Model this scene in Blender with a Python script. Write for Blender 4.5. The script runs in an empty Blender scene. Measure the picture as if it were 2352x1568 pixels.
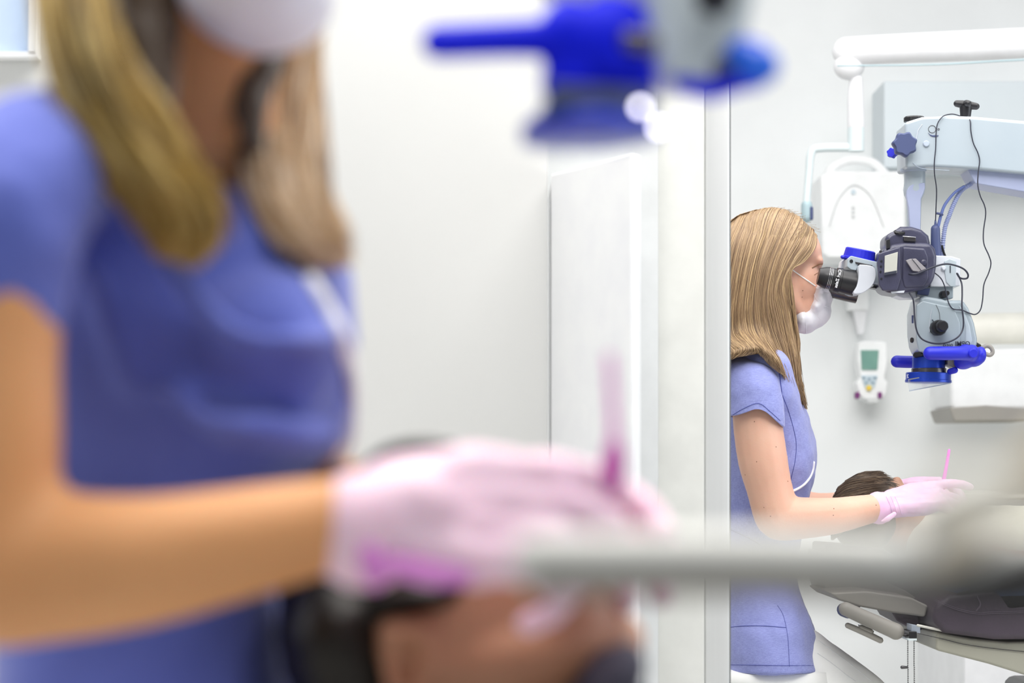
import bpy, bmesh, math, random
from mathutils import Vector, Matrix, noise
random.seed(7)
PI = math.pi
col = bpy.context.scene.collection
sc = bpy.context.scene

# ------------------------------------------------------------------ camera, world, light, exposure
F, HZ, CH = 5553.0, 1090.0, 0.9        # focal length in pixels (85 mm), horizon row, camera height
cam = bpy.data.cameras.new('camera'); camo = bpy.data.objects.new('camera', cam); col.objects.link(camo)
camo.location = (0, 0, CH); camo.rotation_euler = (PI/2, 0, 0)
cam.sensor_width = 36; cam.lens = F*36/2352; cam.shift_y = (HZ-784)/2352
cam.clip_start = .05
cam.dof.use_dof = True; cam.dof.focus_distance = 4.27; cam.dof.aperture_fstop = 4.0
sc.camera = camo
w = bpy.data.worlds.new('world'); sc.world = w; w.use_nodes = True
w.node_tree.nodes['Background'].inputs[0].default_value = (.93, .96, 1, 1)
w.node_tree.nodes['Background'].inputs[1].default_value = .36
def area(name, loc, size, power, rot=(0, 0, 0), colr=(1, 1, 1), spread=180):
    l = bpy.data.lights.new(name, 'AREA'); l.shape = 'RECTANGLE'; l.size, l.size_y = size
    l.energy = power; l.color = colr; l.spread = math.radians(spread)
    o = bpy.data.objects.new(name, l); o.location = loc; o.rotation_euler = rot; col.objects.link(o); return o
area('ceiling_light_near', (-.2, 1.6, 2.6), (2.0, .7), 20, (math.radians(-6), 0, 0), (1, .95, .88), 95)
area('ceiling_light_middle', (.3, 2.6, 2.6), (1.8, .7), 34, (math.radians(48), 0, 0), (1, .98, .96))  # added fill, tilted to brighten the woman in focus and far walls
area('ceiling_light_far', (.6, 4.0, 2.75), (2.6, 2.2), 74, (0, 0, 0), (1, .99, .97))
area('ceiling_light_front', (.45, .55, 2.6), (1.2, .6), 9, (0, 0, 0), (1, .98, .95), 120)  # added fill to brighten the things nearest the lens
area('window_daylight_left', (-2.4, 2.1, 1.6), (1.4, 1.4), 16, (0, math.radians(-78), math.radians(15)), (.95, .97, 1))  # unseen side fill, added for the cabinet face and near hair
area('window_daylight', (2.9, 3.2, 1.7), (1.8, 1.8), 34, (0, math.radians(75), math.radians(20)), (.9, .95, 1))
vs = sc.view_settings
vs.view_transform = 'Standard'; vs.look = 'None'; vs.gamma = 1; vs.use_curve_mapping = False; vs.exposure = -.05

# ------------------------------------------------------------------ materials
def s2l(c):
    c = c/255; return c/12.92 if c <= .04045 else ((c+.055)/1.055)**2.4
def rgb(*c): return tuple(s2l(x) for x in c)+(1,)
def N(m, t, **kw):
    n = m.node_tree.nodes.new(t)
    for k, v in kw.items(): setattr(n, k, v)
    return n
def mat(name, c, rough=.5, metal=0, c2=None, nscale=20, nstretch=(1, 1, 1), bump=0, bscale=60, sss=0, coat=0, emit=None, estr=0, trans=0, alpha=1, det=4, spec=.5, sssc=None):
    m = bpy.data.materials.new(name); m.use_nodes = True; nt = m.node_tree
    b = nt.nodes['Principled BSDF']
    b.inputs['Base Color'].default_value = rgb(*c); b.inputs['Roughness'].default_value = rough
    b.inputs['Metallic'].default_value = metal; b.inputs['Coat Weight'].default_value = coat
    b.inputs['Specular IOR Level'].default_value = spec
    b.inputs['Transmission Weight'].default_value = trans; b.inputs['Alpha'].default_value = alpha
    if sss:
        b.inputs['Subsurface Weight'].default_value = sss
        b.inputs['Subsurface Radius'].default_value = sssc or (1, .35, .2); b.inputs['Subsurface Scale'].default_value = .008
    if emit:
        b.inputs['Emission Color'].default_value = rgb(*emit); b.inputs['Emission Strength'].default_value = estr
    tc = N(m, 'ShaderNodeTexCoord'); mp = N(m, 'ShaderNodeMapping'); nt.links.new(tc.outputs['Object'], mp.inputs[0])
    mp.inputs['Scale'].default_value = nstretch
    nz = N(m, 'ShaderNodeTexNoise'); nz.inputs['Scale'].default_value = nscale; nz.inputs['Detail'].default_value = det
    nt.links.new(mp.outputs[0], nz.inputs['Vector'])
    cr = N(m, 'ShaderNodeValToRGB'); c2 = c2 or tuple(min(255, x*1.03) for x in c)
    cr.color_ramp.elements[0].color = rgb(*c); cr.color_ramp.elements[0].position = .35
    cr.color_ramp.elements[1].color = rgb(*c2); cr.color_ramp.elements[1].position = .65
    nt.links.new(nz.outputs['Fac'], cr.inputs[0]); nt.links.new(cr.outputs[0], b.inputs['Base Color'])
    if bump:
        n2 = N(m, 'ShaderNodeTexNoise'); n2.inputs['Scale'].default_value = bscale; n2.inputs['Detail'].default_value = 5
        nt.links.new(mp.outputs[0], n2.inputs['Vector'])
        bp = N(m, 'ShaderNodeBump'); bp.inputs['Strength'].default_value = bump; bp.inputs['Distance'].default_value = .004
        nt.links.new(n2.outputs['Fac'], bp.inputs['Height']); nt.links.new(bp.outputs[0], b.inputs['Normal'])
    return m
def fabric(name, c, c2, weave=2400, bump=.35):
    m = mat(name, c, .85, 0, c2, 30, bump=bump, bscale=14, spec=.2)
    nt = m.node_tree; b = nt.nodes['Principled BSDF']
    b.inputs['Sheen Weight'].default_value = .25
    tc = [n for n in nt.nodes if n.type == 'TEX_COORD'][0]
    mixes = None
    for st in ((1, 1, .06), (.06, .06, 1)):
        mp = N(m, 'ShaderNodeMapping'); mp.inputs['Scale'].default_value = st; nt.links.new(tc.outputs['Object'], mp.inputs[0])
        z = N(m, 'ShaderNodeTexNoise'); z.inputs['Scale'].default_value = weave; z.inputs['Detail'].default_value = 2
        nt.links.new(mp.outputs[0], z.inputs['Vector'])
        if mixes is None: mixes = z.outputs['Fac']
        else:
            a = N(m, 'ShaderNodeMath', operation='ADD'); nt.links.new(mixes, a.inputs[0]); nt.links.new(z.outputs['Fac'], a.inputs[1])
            mixes = a.outputs[0]
    cr = N(m, 'ShaderNodeValToRGB'); cr.color_ramp.elements[0].color = rgb(*c); cr.color_ramp.elements[0].position = .40
    cr.color_ramp.elements[1].color = rgb(*c2); cr.color_ramp.elements[1].position = .60
    hf = N(m, 'ShaderNodeMath', operation='MULTIPLY'); hf.inputs[1].default_value = .5
    nt.links.new(mixes, hf.inputs[0]); nt.links.new(hf.outputs[0], cr.inputs[0]); nt.links.new(cr.outputs[0], b.inputs['Base Color'])
    return m
def hairmat(name, dark, mid, light, sp=.16):
    m = bpy.data.materials.new(name); m.use_nodes = True; nt = m.node_tree; b = nt.nodes['Principled BSDF']
    b.inputs['Roughness'].default_value = .42; b.inputs['Specular IOR Level'].default_value = .35
    uv = N(m, 'ShaderNodeUVMap'); mp = N(m, 'ShaderNodeMapping'); mp.inputs['Scale'].default_value = (9, 1.1, 1)
    nz = N(m, 'ShaderNodeTexNoise'); nz.inputs['Scale'].default_value = 1; nz.inputs['Detail'].default_value = 6; nz.inputs['Roughness'].default_value = .7
    nt.links.new(uv.outputs[0], mp.inputs[0]); nt.links.new(mp.outputs[0], nz.inputs['Vector'])
    cr = N(m, 'ShaderNodeValToRGB'); e = cr.color_ramp.elements
    e[0].color = rgb(*dark); e[0].position = .5-sp; e[1].color = rgb(*light); e[1].position = .5+sp
    k = e.new(.5); k.color = rgb(*mid)
    nt.links.new(nz.outputs['Fac'], cr.inputs[0]); nt.links.new(cr.outputs[0], b.inputs['Base Color'])
    bp = N(m, 'ShaderNodeBump'); bp.inputs['Strength'].default_value = .5; bp.inputs['Distance'].default_value = .003
    nt.links.new(nz.outputs['Fac'], bp.inputs['Height']); nt.links.new(bp.outputs[0], b.inputs['Normal'])
    return m
M = dict(
    wall=mat('wall_paint', (226, 226, 223), .6, c2=(229, 229, 226), nscale=3),
    wall_far=mat('far_wall_paint', (240, 242, 242), .6, nscale=3),
    floor=mat('floor_vinyl', (214, 214, 210), .4, c2=(206, 206, 202), nscale=8),
    panel=mat('laminate_panel', (219, 219, 214), .45),
    gpanel=mat('grey_panel', (214, 216, 216), .5),
    gloss=mat('glossy_white_laminate', (250, 250, 252), .25, coat=.4),
    alu=mat('brushed_aluminium', (222, 223, 223), .3, .25, nscale=40, nstretch=(1, 1, .02)),
    gasket=mat('gasket', (120, 122, 122), .6),
    skin=mat('skin', (236, 190, 166), .5, c2=(228, 176, 152), nscale=9, bump=.06, bscale=300, sss=.25),
    skinB=mat('skin_warm', (230, 168, 114), .6, c2=(224, 160, 106), nscale=7, sss=.2),
    skinP=mat('skin_patient', (196, 146, 116), .5, c2=(184, 132, 102), nscale=9, sss=.15),
    mole=mat('mole', (140, 92, 72), .6),
    lips=mat('lips', (190, 110, 100), .5),
    brow=mat('brow_hair', (140, 105, 75), .7),
    scrub=fabric('scrub_cloth', (132, 138, 200), (160, 167, 222)),
    scrubB=fabric('scrub_cloth_near', (84, 98, 186), (110, 124, 206)),
    piping=mat('white_piping', (245, 245, 248), .6),
    seam=mat('seam_thread', (74, 82, 158), .8),
    navy=mat('navy_cloth', (40, 52, 104), .8),
    white=mat('trouser_cloth', (240, 240, 238), .8, bump=.15, bscale=20),
    mask=mat('mask_paper', (240, 238, 246), .8, bump=.12, bscale=60, sss=.2, sssc=(.5, .5, .5)),
    strap=mat('mask_elastic', (250, 250, 250), .7),
    glove=mat('nitrile_glove', (248, 194, 230), .42, c2=(250, 208, 238), nscale=25, bump=.35, bscale=45, sss=.25),
    gloveB=mat('nitrile_glove_near', (254, 214, 234), .5, c2=(255, 220, 238), nscale=25, bump=.2, bscale=40, sss=.25),
    glovecuff=mat('nitrile_glove_cuff', (226, 140, 222), .4),
    hairA=hairmat('hair_blonde', (88, 68, 56), (156, 128, 98), (226, 196, 148)),
    hairB=hairmat('hair_golden', (64, 46, 24), (172, 138, 60), (250, 222, 150), .09),
    hairC=hairmat('hair_pale', (104, 70, 40), (206, 170, 124), (252, 238, 216), .1),  # paler copy of the golden hair, rim light put into the colour
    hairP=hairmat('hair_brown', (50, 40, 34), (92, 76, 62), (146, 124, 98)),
    hairQ=hairmat('hair_dark', (16, 12, 8), (26, 20, 14), (50, 38, 28)),
    grey=mat('scope_grey_paint', (178, 189, 197), .38, c2=(172, 184, 193), nscale=5, coat=.2),
    grey2=mat('scope_mid_grey', (176, 188, 204), .4, c2=(186, 196, 210), nscale=8),
    lav=mat('scope_lavender_grey', (166, 174, 204), .4, c2=(176, 184, 212), nscale=8),
    greyO=mat('optics_grey_paint', (152, 164, 172), .32, c2=(158, 170, 178), nscale=5, coat=.3),
    greyB=mat('scope_pale_grey', (214, 226, 230), .45),
    light=mat('scope_light_plastic', (206, 210, 218), .35, coat=.3),
    blue=mat('cobalt_rubber', (38, 44, 206), .45, c2=(32, 38, 194), nscale=8),
    blueB=mat('cobalt_rubber_near', (0, 24, 240), .6, spec=.25),
    blued=mat('blue_anodised', (30, 66, 176), .3, .4),
    blueD=mat('deep_blue_ring', (0, 50, 190), .4),
    blueL=mat('light_blue_cap', (20, 110, 250), .35),
    navyshade=mat('patient_collar_cloth', (70, 68, 84), .8),  # dark cloth colour, also used for the shaded neck
    navyp=mat('navy_plastic', (70, 80, 120), .45),
    black=mat('black_plastic', (24, 24, 28), .4, coat=.1),
    camb=mat('camera_plastic', (60, 60, 80), .28, c2=(72, 72, 94), nscale=30, bump=.1, bscale=400),
    cable=mat('black_cable', (44, 46, 60), .5),
    bcable=mat('blue_cable', (96, 112, 170), .45),
    hose=mat('corrugated_hose', (150, 160, 200), .45),
    chrome=mat('chrome', (200, 200, 205), .2, .95),
    steel=mat('dark_steel', (90, 88, 90), .25, .8),
    lcd=mat('camera_lcd', (202, 200, 188), .25, c2=(190, 190, 182), nscale=20),
    flap=mat('port_flap', (150, 146, 150), .5),
    glass=mat('acrylic_shield', (235, 240, 244), .08, trans=.85, alpha=.75),
    textw=mat('white_print', (235, 235, 240), .5),
    textd=mat('dark_print', (46, 50, 64), .5),
    wplast=mat('white_plastic', (246, 247, 247), .35, coat=.2),
    wplast2=mat('white_enamel', (240, 240, 242), .4, coat=.2),
    pale=mat('pale_teal_metal', (220, 231, 233), .4),
    teal=mat('teal_joint', (170, 192, 198), .4),
    cabin=mat('blue_grey_frosted', (216, 225, 230), .5, c2=(222, 230, 234), nscale=3),
    screen=mat('green_lcd', (116, 160, 148), .35, c2=(124, 168, 154), nscale=30),
    keypad=mat('keypad_blue', (204, 218, 226), .5),
    keyd=mat('keypad_mark', (140, 165, 180), .5),
    yellow=mat('yellow_button', (240, 208, 84), .4),
    purple=mat('purple_rubber', (124, 52, 120), .5),
    cream=mat('cream_plastic', (234, 232, 222), .45),
    tan=mat('shell_plastic', (152, 148, 142), .45, c2=(158, 154, 146), nscale=6, bump=.05),
    olive=mat('chair_shell', (168, 166, 152), .45, c2=(162, 160, 146), nscale=6),
    leather=mat('dark_leather', (72, 62, 74), .45, c2=(82, 70, 84), nscale=14, bump=.3, bscale=120),
    leatherb=mat('blue_leather', (54, 84, 128), .5),
    stitch=mat('stitching', (112, 100, 116), .6),
    bar=mat('tray_rail_grey', (226, 227, 222), .4, c2=(220, 221, 216)),
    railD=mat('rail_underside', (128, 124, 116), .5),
    beige=mat('beige_handpiece', (226, 212, 186), .45),
    bluet=mat('blue_tip', (130, 170, 215), .4),
    pink=mat('pink_brush', (236, 110, 214), .35),
    magenta=mat('magenta_grip', (206, 40, 178), .4),
    led=mat('led_lens', (255, 255, 255), .3, emit=(244, 240, 255), estr=9),  # glow that imitates specular glints, no lamp of its own
    bib=mat('patient_bib', (226, 224, 208), .8, bump=.2, bscale=12),
    winglass=mat('window_frosted', (196, 214, 238), .4, emit=(200, 220, 245), estr=.12),
)

# ------------------------------------------------------------------ mesh helpers
def W(px, py, Y): return Vector(((px-1176)/F*Y, Y, CH+(HZ-py)/F*Y))
def K(Y): return Y/F                       # metres per pixel at depth Y
def obj(name, bm, m, parent=None, smooth=40, mods=()):
    me = bpy.data.meshes.new(name); bm.normal_update(); bm.to_mesh(me); bm.free()
    me.materials.append(M[m] if isinstance(m, str) else m)
    o = bpy.data.objects.new(name, me); col.objects.link(o)
    if parent: o.parent = parent
    if smooth:
        me.shade_smooth() if hasattr(me, 'shade_smooth') else None
        for p in me.polygons: p.use_smooth = True
        if smooth < 180: me.set_sharp_from_angle(angle=math.radians(smooth))
    for k, kw in mods:
        md = o.modifiers.new(k.lower(), k)
        for a, v in kw.items(): setattr(md, a, v)
    return o
def thing(name, label, cat, group=None):
    o = bpy.data.objects.new(name, None); o.empty_display_size = .05; col.objects.link(o)
    o['label'] = label; o['category'] = cat
    if group: o['group'] = group
    return o
def tag(o, label, cat, group=None):
    o['label'] = label; o['category'] = cat
    if group: o['group'] = group
    return o
def struct(o): o['kind'] = 'structure'; return o
def spline(pts, n):
    """Catmull-Rom through tuples of any length; n samples per span."""
    P = [tuple(p) for p in pts]; out = []
    if len(P) < 3 or n < 2: return P if n < 2 else [tuple(a+(b-a)*i/n for a, b in zip(P[0], P[1])) for i in range(n+1)]
    Q = [P[0]]+P+[P[-1]]
    for i in range(1, len(Q)-2):
        for k in range(n):
            t = k/n; t2 = t*t; t3 = t2*t
            out.append(tuple(.5*((2*b)+(-a+c)*t+(2*a-5*b+4*c-d)*t2+(-a+3*b-3*c+d)*t3) for a, b, c, d in zip(Q[i-1], Q[i], Q[i+1], Q[i+2])))
    out.append(P[-1]); return out
def add_tube(bm, pts, radii, n=10, cap=True, flat=1.0, uvl=None, uvr=None):
    pts = [Vector(p) for p in pts]; rings = []
    t0 = (pts[1]-pts[0]).normalized(); up = Vector((0, 0, 1)) if abs(t0.z) < .9 else Vector((0, 1, 0))
    nrm = (up-t0*up.dot(t0)).normalized()
    if isinstance(radii, (int, float)): radii = [radii]*len(pts)
    seq = []
    for i, p in enumerate(pts):
        t = (pts[min(i+1, len(pts)-1)]-pts[max(i-1, 0)])
        t = t.normalized() if t.length > 1e-9 else t0
        nrm = (nrm-t*nrm.dot(t)); nrm = nrm.normalized() if nrm.length > 1e-6 else t.orthogonal().normalized()
        seq.append((p, t, nrm.copy(), radii[i]))
    if cap:
        a, b = [], []
        for k in (80, 60, 35, 15):
            q = math.radians(k)
            p, t, nn, r = seq[0]; a.append((p-t*r*math.sin(q), t, nn, r*math.cos(q)))
            p, t, nn, r = seq[-1]; b.insert(0, (p+t*r*math.sin(q), t, nn, r*math.cos(q)))
        seq = a+seq+b
    for j, (p, t, nn, r) in enumerate(seq):
        bi = t.cross(nn); rings.append([bm.verts.new(p+(nn*math.cos(2*PI*k/n)+bi*math.sin(2*PI*k/n)*flat)*r) for k in range(n)])
    for j in range(len(rings)-1):
        for k in range(n):
            f = bm.faces.new((rings[j][k], rings[j][(k+1) % n], rings[j+1][(k+1) % n], rings[j+1][k]))
            if uvl is not None:
                v0, v1 = j/(len(rings)-1), (j+1)/(len(rings)-1)
                for l, v in zip(f.loops, (v0, v0, v1, v1)): l[uvl].uv = (uvr, v)
    for r, rev in ((rings[0], True), (rings[-1], False)):
        f = bm.faces.new(r[::-1] if rev else r)
        if uvl is not None:
            for l in f.loops: l[uvl].uv = (uvr, 0 if rev else 1)
def tube(name, pts, r, m, parent=None, n=12, sp=6, px=True, flat=1.0, cap=True):
    """pts: (px,py,Y[,rpx]); a smooth tube, radius in pixels at that depth."""
    q = [tuple(p) if len(p) == 4 else tuple(p)+(r,) for p in pts]
    q = spline(q, sp) if sp > 1 else q
    bm = bmesh.new()
    add_tube(bm, [W(*p[:3]) for p in q], [max(p[3], .2)*K(p[2]) for p in q], n, cap, flat)
    bmesh.ops.recalc_face_normals(bm, faces=bm.faces)
    return obj(name, bm, m, parent, 60)
def extr(name, pts, Y, T, m, parent=None, bev=2.0, seg=3, smooth=45, sp=0):
    """pixel outline at depth Y, given real thickness T metres (centred on Y), bevel in pixels."""
    if sp: pts = [tuple(p) for p in spline(list(pts)+[pts[0]], sp)][:-1]
    bm = bmesh.new()
    v = [bm.verts.new(W(x, y, Y)+Vector((0, -T/2, 0))) for x, y in pts]
    f = bm.faces.new(v); e = bmesh.ops.extrude_face_region(bm, geom=[f])
    bmesh.ops.translate(bm, verts=[g for g in e['geom'] if isinstance(g, bmesh.types.BMVert)], vec=(0, T, 0))
    bmesh.ops.recalc_face_normals(bm, faces=bm.faces)
    mods = [('BEVEL', dict(width=bev*K(Y), segments=seg, limit_method='ANGLE', angle_limit=math.radians(40), harden_normals=True))] if bev else []
    return obj(name, bm, m, parent, smooth, mods)
def box(name, x0, x1, y0, y1, Y0, Y1, m, parent=None, bev=0.0, Yr=None):
    """box whose face seen from here spans the given pixels at depth Y0."""
    Yr = Yr or Y0
    a = W(x0, y1, Yr); b = W(x1, y0, Yr); bm = bmesh.new()
    bmesh.ops.create_cube(bm, size=1, matrix=Matrix.Translation(((a.x+b.x)/2, (Y0+Y1)/2, (a.z+b.z)/2)) @ Matrix.Diagonal((b.x-a.x, Y1-Y0, b.z-a.z, 1)))
    mods = [('BEVEL', dict(width=bev, segments=3, limit_method='ANGLE', harden_normals=True))] if bev else []
    return obj(name, bm, m, parent, 45, mods)
def wbox(name, lo, hi, m, parent=None, bev=0.0):
    bm = bmesh.new(); lo = Vector(lo); hi = Vector(hi); c = (lo+hi)/2; d = hi-lo
    bmesh.ops.create_cube(bm, size=1, matrix=Matrix.Translation(c) @ Matrix.Diagonal((d.x, d.y, d.z, 1)))
    mods = [('BEVEL', dict(width=bev, segments=3, limit_method='ANGLE', harden_normals=True))] if bev else []
    return obj(name, bm, m, parent, 45, mods)
def add_lathe(bm, c, axis, prof, n=32, knurl=0, kn=24):
    """prof: (distance along axis, radius) in metres."""
    axis = Vector(axis).normalized(); u = axis.orthogonal().normalized(); v = axis.cross(u); R = []
    for d, r in prof:
        R.append([bm.verts.new(Vector(c)+axis*d+(u*math.cos(2*PI*k/n)+v*math.sin(2*PI*k/n))*r*(1+knurl*(1 if (k*kn//n) % 2 else 0))) for k in range(n)])
    for j in range(len(R)-1):
        for k in range(n): bm.faces.new((R[j][k], R[j][(k+1) % n], R[j+1][(k+1) % n], R[j+1][k]))
    bm.faces.new(R[0][::-1]); bm.faces.new(R[-1])
def lathe(name, c, axis, prof, m, parent=None, n=40, knurl=0, kn=24, smooth=35):
    bm = bmesh.new(); add_lathe(bm, c, axis, prof, n, knurl, kn); bmesh.ops.recalc_face_normals(bm, faces=bm.faces)
    return obj(name, bm, m, parent, smooth)
def star(name, c, axis, R, h, lobes, m, parent=None, depth=.16):
    axis = Vector(axis).normalized(); u = axis.orthogonal().normalized(); v = axis.cross(u); bm = bmesh.new(); n = lobes*10; rings = []
    for d, s in ((0, .86), (h*.2, 1), (h*.8, 1), (h, .86), (h, .3)):
        rings.append([bm.verts.new(Vector(c)+axis*d+(u*math.cos(2*PI*k/n)+v*math.sin(2*PI*k/n))*R*s*(1-depth*(.5-.5*math.cos(2*PI*k*lobes/n))**.8)) for k in range(n)])
    for j in range(len(rings)-1):
        for k in range(n): bm.faces.new((rings[j][k], rings[j][(k+1) % n], rings[j+1][(k+1) % n], rings[j+1][k]))
    bm.faces.new(rings[0][::-1]); bm.faces.new(rings[-1]); bmesh.ops.recalc_face_normals(bm, faces=bm.faces)
    return obj(name, bm, m, parent, 35)
def ell(bm, c, r, rot=None, seg=24):
    mt = Matrix.Translation(c) @ (rot.to_4x4() if rot else Matrix.Identity(4)) @ Matrix.Diagonal((r[0], r[1], r[2], 1))
    bmesh.ops.create_uvsphere(bm, u_segments=seg, v_segments=seg//2, radius=1, matrix=mt)
def ep(bm, px, py, Y, rx, rz, ry, ang=0):
    """ellipsoid: centre and half sizes in pixels, ry half depth in metres, ang degrees about the view axis."""
    k = K(Y); ell(bm, W(px, py, Y), (rx*k, ry, rz*k), Matrix.Rotation(math.radians(ang), 3, 'Y'))
def ctube(bm, pts, sp=6, n=16, flat=1.0):
    q = spline(pts, sp); add_tube(bm, [W(*p[:3]) for p in q], [p[3]*K(p[2]) for p in q], n, True, flat)
def organic(name, bm, m, parent=None, vox=.004, it=6, disp=None):
    bmesh.ops.recalc_face_normals(bm, faces=bm.faces)
    mods = [('REMESH', dict(mode='VOXEL', voxel_size=vox, use_smooth_shade=True)), ('SMOOTH', dict(factor=.5, iterations=it))]
    o = obj(name, bm, m, parent, 180, mods)
    if disp:
        tx = bpy.data.textures.new(name, 'CLOUDS'); tx.noise_scale = disp[1]; tx.noise_depth = 2
        md = o.modifiers.new('wrinkle', 'DISPLACE'); md.texture = tx; md.strength = disp[0]; md.mid_level = .5; md.texture_coords = 'LOCAL'
    return o
def rings_loft(bm, rings, n=40, se=2.3, caps=True):
    """rings: (xc px, py, Y, rx px, ry m, tilt px): superellipse rings stacked downwards."""
    R = []
    for xc, py, Y, rx, ry, *tl in rings:
        tl = tl[0] if tl else 0; ring = []
        for k in range(n):
            a = 2*PI*k/n; ca, sa = math.cos(a), math.sin(a)
            ex = math.copysign(abs(ca)**(2/se), ca); ey = math.copysign(abs(sa)**(2/se), sa)
            p = W(xc+rx*ex, py+tl*ex, Y); ring.append(bm.verts.new(Vector((p.x, Y+ry*ey, p.z))))
        R.append(ring)
    for j in range(len(R)-1):
        for k in range(n): bm.faces.new((R[j][k], R[j][(k+1) % n], R[j+1][(k+1) % n], R[j+1][k]))
    if caps: bm.faces.new(R[0][::-1]); bm.faces.new(R[-1])
def ray(o, px, py, off=.0015, default=None):
    """depth at which the line of sight through (px,py) first meets o; used to lay seams on cloth."""
    dg = bpy.context.evaluated_depsgraph_get(); e = o.evaluated_get(dg)
    d = W(px, py, 1)-Vector((0, 0, CH))
    ok, loc, nn, i = e.ray_cast(Vector((0, 0, CH)), d.normalized())
    return (loc.y-off) if ok else default
def seam(name, o, pts, r, m, parent, off=.001, sp=5):
    q = spline(pts, sp); last = None; out = []
    for x, y in q:
        Y = ray(o, x, y, off)
        if Y is None: Y = last
        if Y is None: continue
        last = Y; out.append((x, y, Y))
    if len(out) < 3: return None
    return tube(name, out, r, m, parent, 8, 1)
def hair(name, guides, m, parent, count=300, rpx=1.4, jit=5, sheet=True, seed=1, wave=2.0, lock=8, sheetoff=.006, steps=5, skull=None, coh=.05):
    """guides: list of polylines (px,py,Y) with equal counts, neighbours side by side; strands interpolate between them."""
    rnd = random.Random(seed); G = [spline(g, steps) for g in guides]; nG = len(G); L = len(G[0]); bm = bmesh.new(); uvl = bm.loops.layers.uv.new('UVMap')
    def pos(u, j):
        f = u*(nG-1); i = min(int(f), nG-2); t = f-i; t = t*t*(3-2*t)*.5+t*.5
        return [a+(b-a)*t for a, b in zip(G[i][j], G[i+1][j])]
    def out(p, m=1.03):      # keep hair outside the skull ellipsoid
        if not skull: return p
        q = p-skull[0]; d = math.sqrt(sum((q[i]/skull[1][i])**2 for i in range(3)))
        return skull[0]+q*(m/d) if d < m else p
    if sheet:
        nu = nG*10; grid = []
        for a in range(nu+1):
            u = a/nu; row = []
            for j in range(L):
                p = pos(u, j); wv = noise.noise(Vector((u*nG*1.9, j*.12, seed)))
                row.append(bm.verts.new(out(W(p[0]+wv*6, p[1], p[2]+sheetoff+.007*noise.noise(Vector((u*nG*3.1, j*.07, seed+5)))), 1.005)))
            grid.append(row)
        for a in range(nu):
            for j in range(L-1):
                f = bm.faces.new((grid[a][j], grid[a+1][j], grid[a+1][j+1], grid[a][j+1]))
                for l, (uu, vv) in zip(f.loops, ((a, j), (a+1, j), (a+1, j+1), (a, j+1))): l[uvl].uv = (uu/nu*4, vv/L)
        back = bmesh.ops.duplicate(bm, geom=list(bm.verts)+list(bm.edges)+list(bm.faces))
        bmesh.ops.translate(bm, verts=[g for g in back['geom'] if isinstance(g, bmesh.types.BMVert)], vec=(0, .006, 0))
    nl = max(2, count//lock)
    for c in range(nl):
        u0 = (c+rnd.random())/nl; ph = rnd.random()*6; am = wave*rnd.uniform(.4, 1.3); tn = rnd.random()
        for s in range(lock):
            u = min(1, max(0, u0+rnd.gauss(0, .35/nl))); jx = rnd.gauss(0, jit*.25); jy = rnd.gauss(0, .0012); end = int(L*rnd.uniform(.82, 1)); st = rnd.uniform(0, .06)
            pts = []; rr = []
            for j in range(int(st*L), end):
                p = pos(u, j); t = j/L; conv = t*t*.5
                pc = pos(u0, j)
                x = p[0]+(pc[0]-p[0])*conv+jx*(.3+t)+am*math.sin(t*9+ph)*t; y = p[1]+(pc[1]-p[1])*conv; Y = p[2]+jy*(.5+t)-.0015*rnd.random()*0
                pts.append(out(W(x, y, Y), 1.015+.03*tn)); rr.append(rpx*K(p[2])*(1-.75*max(0, (j-end*.7)/(end*.3))))
            if len(pts) > 3: add_tube(bm, pts, rr, 4, False, 1, uvl, tn*7+s*coh)
    return obj(name, bm, m, parent, 180)
def hand_prims(bm, wrist, fwd, back, thumb_side, s=1.0, curls=((20, 25, 15),)*4, thumb=(35, 20, 15), spread=7, fat=1.0):
    """palm, four unequal fingers with knuckle bends and a thumb, as overlapping tapered tubes."""
    fwd = Vector(fwd).normalized(); back = Vector(back); back = (back-fwd*back.dot(fwd)).normalized(); side = fwd.cross(back)*thumb_side
    w_ = Vector(wrist)
    for q in (-.026, -.010, .008, .026):
        add_tube(bm, [w_+side*q*.55*s, w_+fwd*.045*s+side*q*.95*s, w_+fwd*.086*s+side*q*s], [.0175*s*fat, .0165*s*fat, .0115*s*fat], 12)
    lens = ((.044, .026, .021), (.048, .030, .023), (.045, .028, .022), (.036, .021, .019)); tips = []
    for i, (q, ln) in enumerate(zip((.030, .010, -.010, -.029), lens)):
        p = w_+fwd*(.088-(.004 if i in (0, 2) else .010 if i == 3 else 0))*s+side*q*s
        ang = 0; sd = math.radians((1.5-i)*spread*.6); pts = [p-fwd*.012*s]; rad = [.0100*s*fat]; pts.append(p); rad.append(.0098*s*fat)
        for k in range(3):
            ang += math.radians(curls[i % len(curls)][k])
            d = (fwd*math.cos(ang)-back*math.sin(ang)); d = (d*math.cos(sd)+side*math.sin(sd)).normalized()
            p = p+d*ln[k]*s; pts.append(p); rad.append((.0090, .0082, .0072)[k]*s*fat*(.9 if i == 3 else 1))
        add_tube(bm, pts, rad, 12); tips.append(p)
    a0, a1, a2 = [math.radians(a) for a in thumb]
    p = w_+fwd*.022*s+side*.022*s; pts = [p]; rad = [.0145*s*fat]; d = (fwd*math.cos(a0)+side*math.sin(a0)-back*.35).normalized()
    for k, (l, r) in enumerate(((.042, .0125), (.032, .0105), (.026, .0088))):
        if k: d = (d*math.cos((a1, a2)[k-1])+(fwd*.8-back*.6).normalized()*math.sin((a1, a2)[k-1])).normalized()
        p = p+d*l*s; pts.append(p); rad.append(r*s*fat)
    add_tube(bm, pts, rad, 12); tips.append(p)
    return tips
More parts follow.
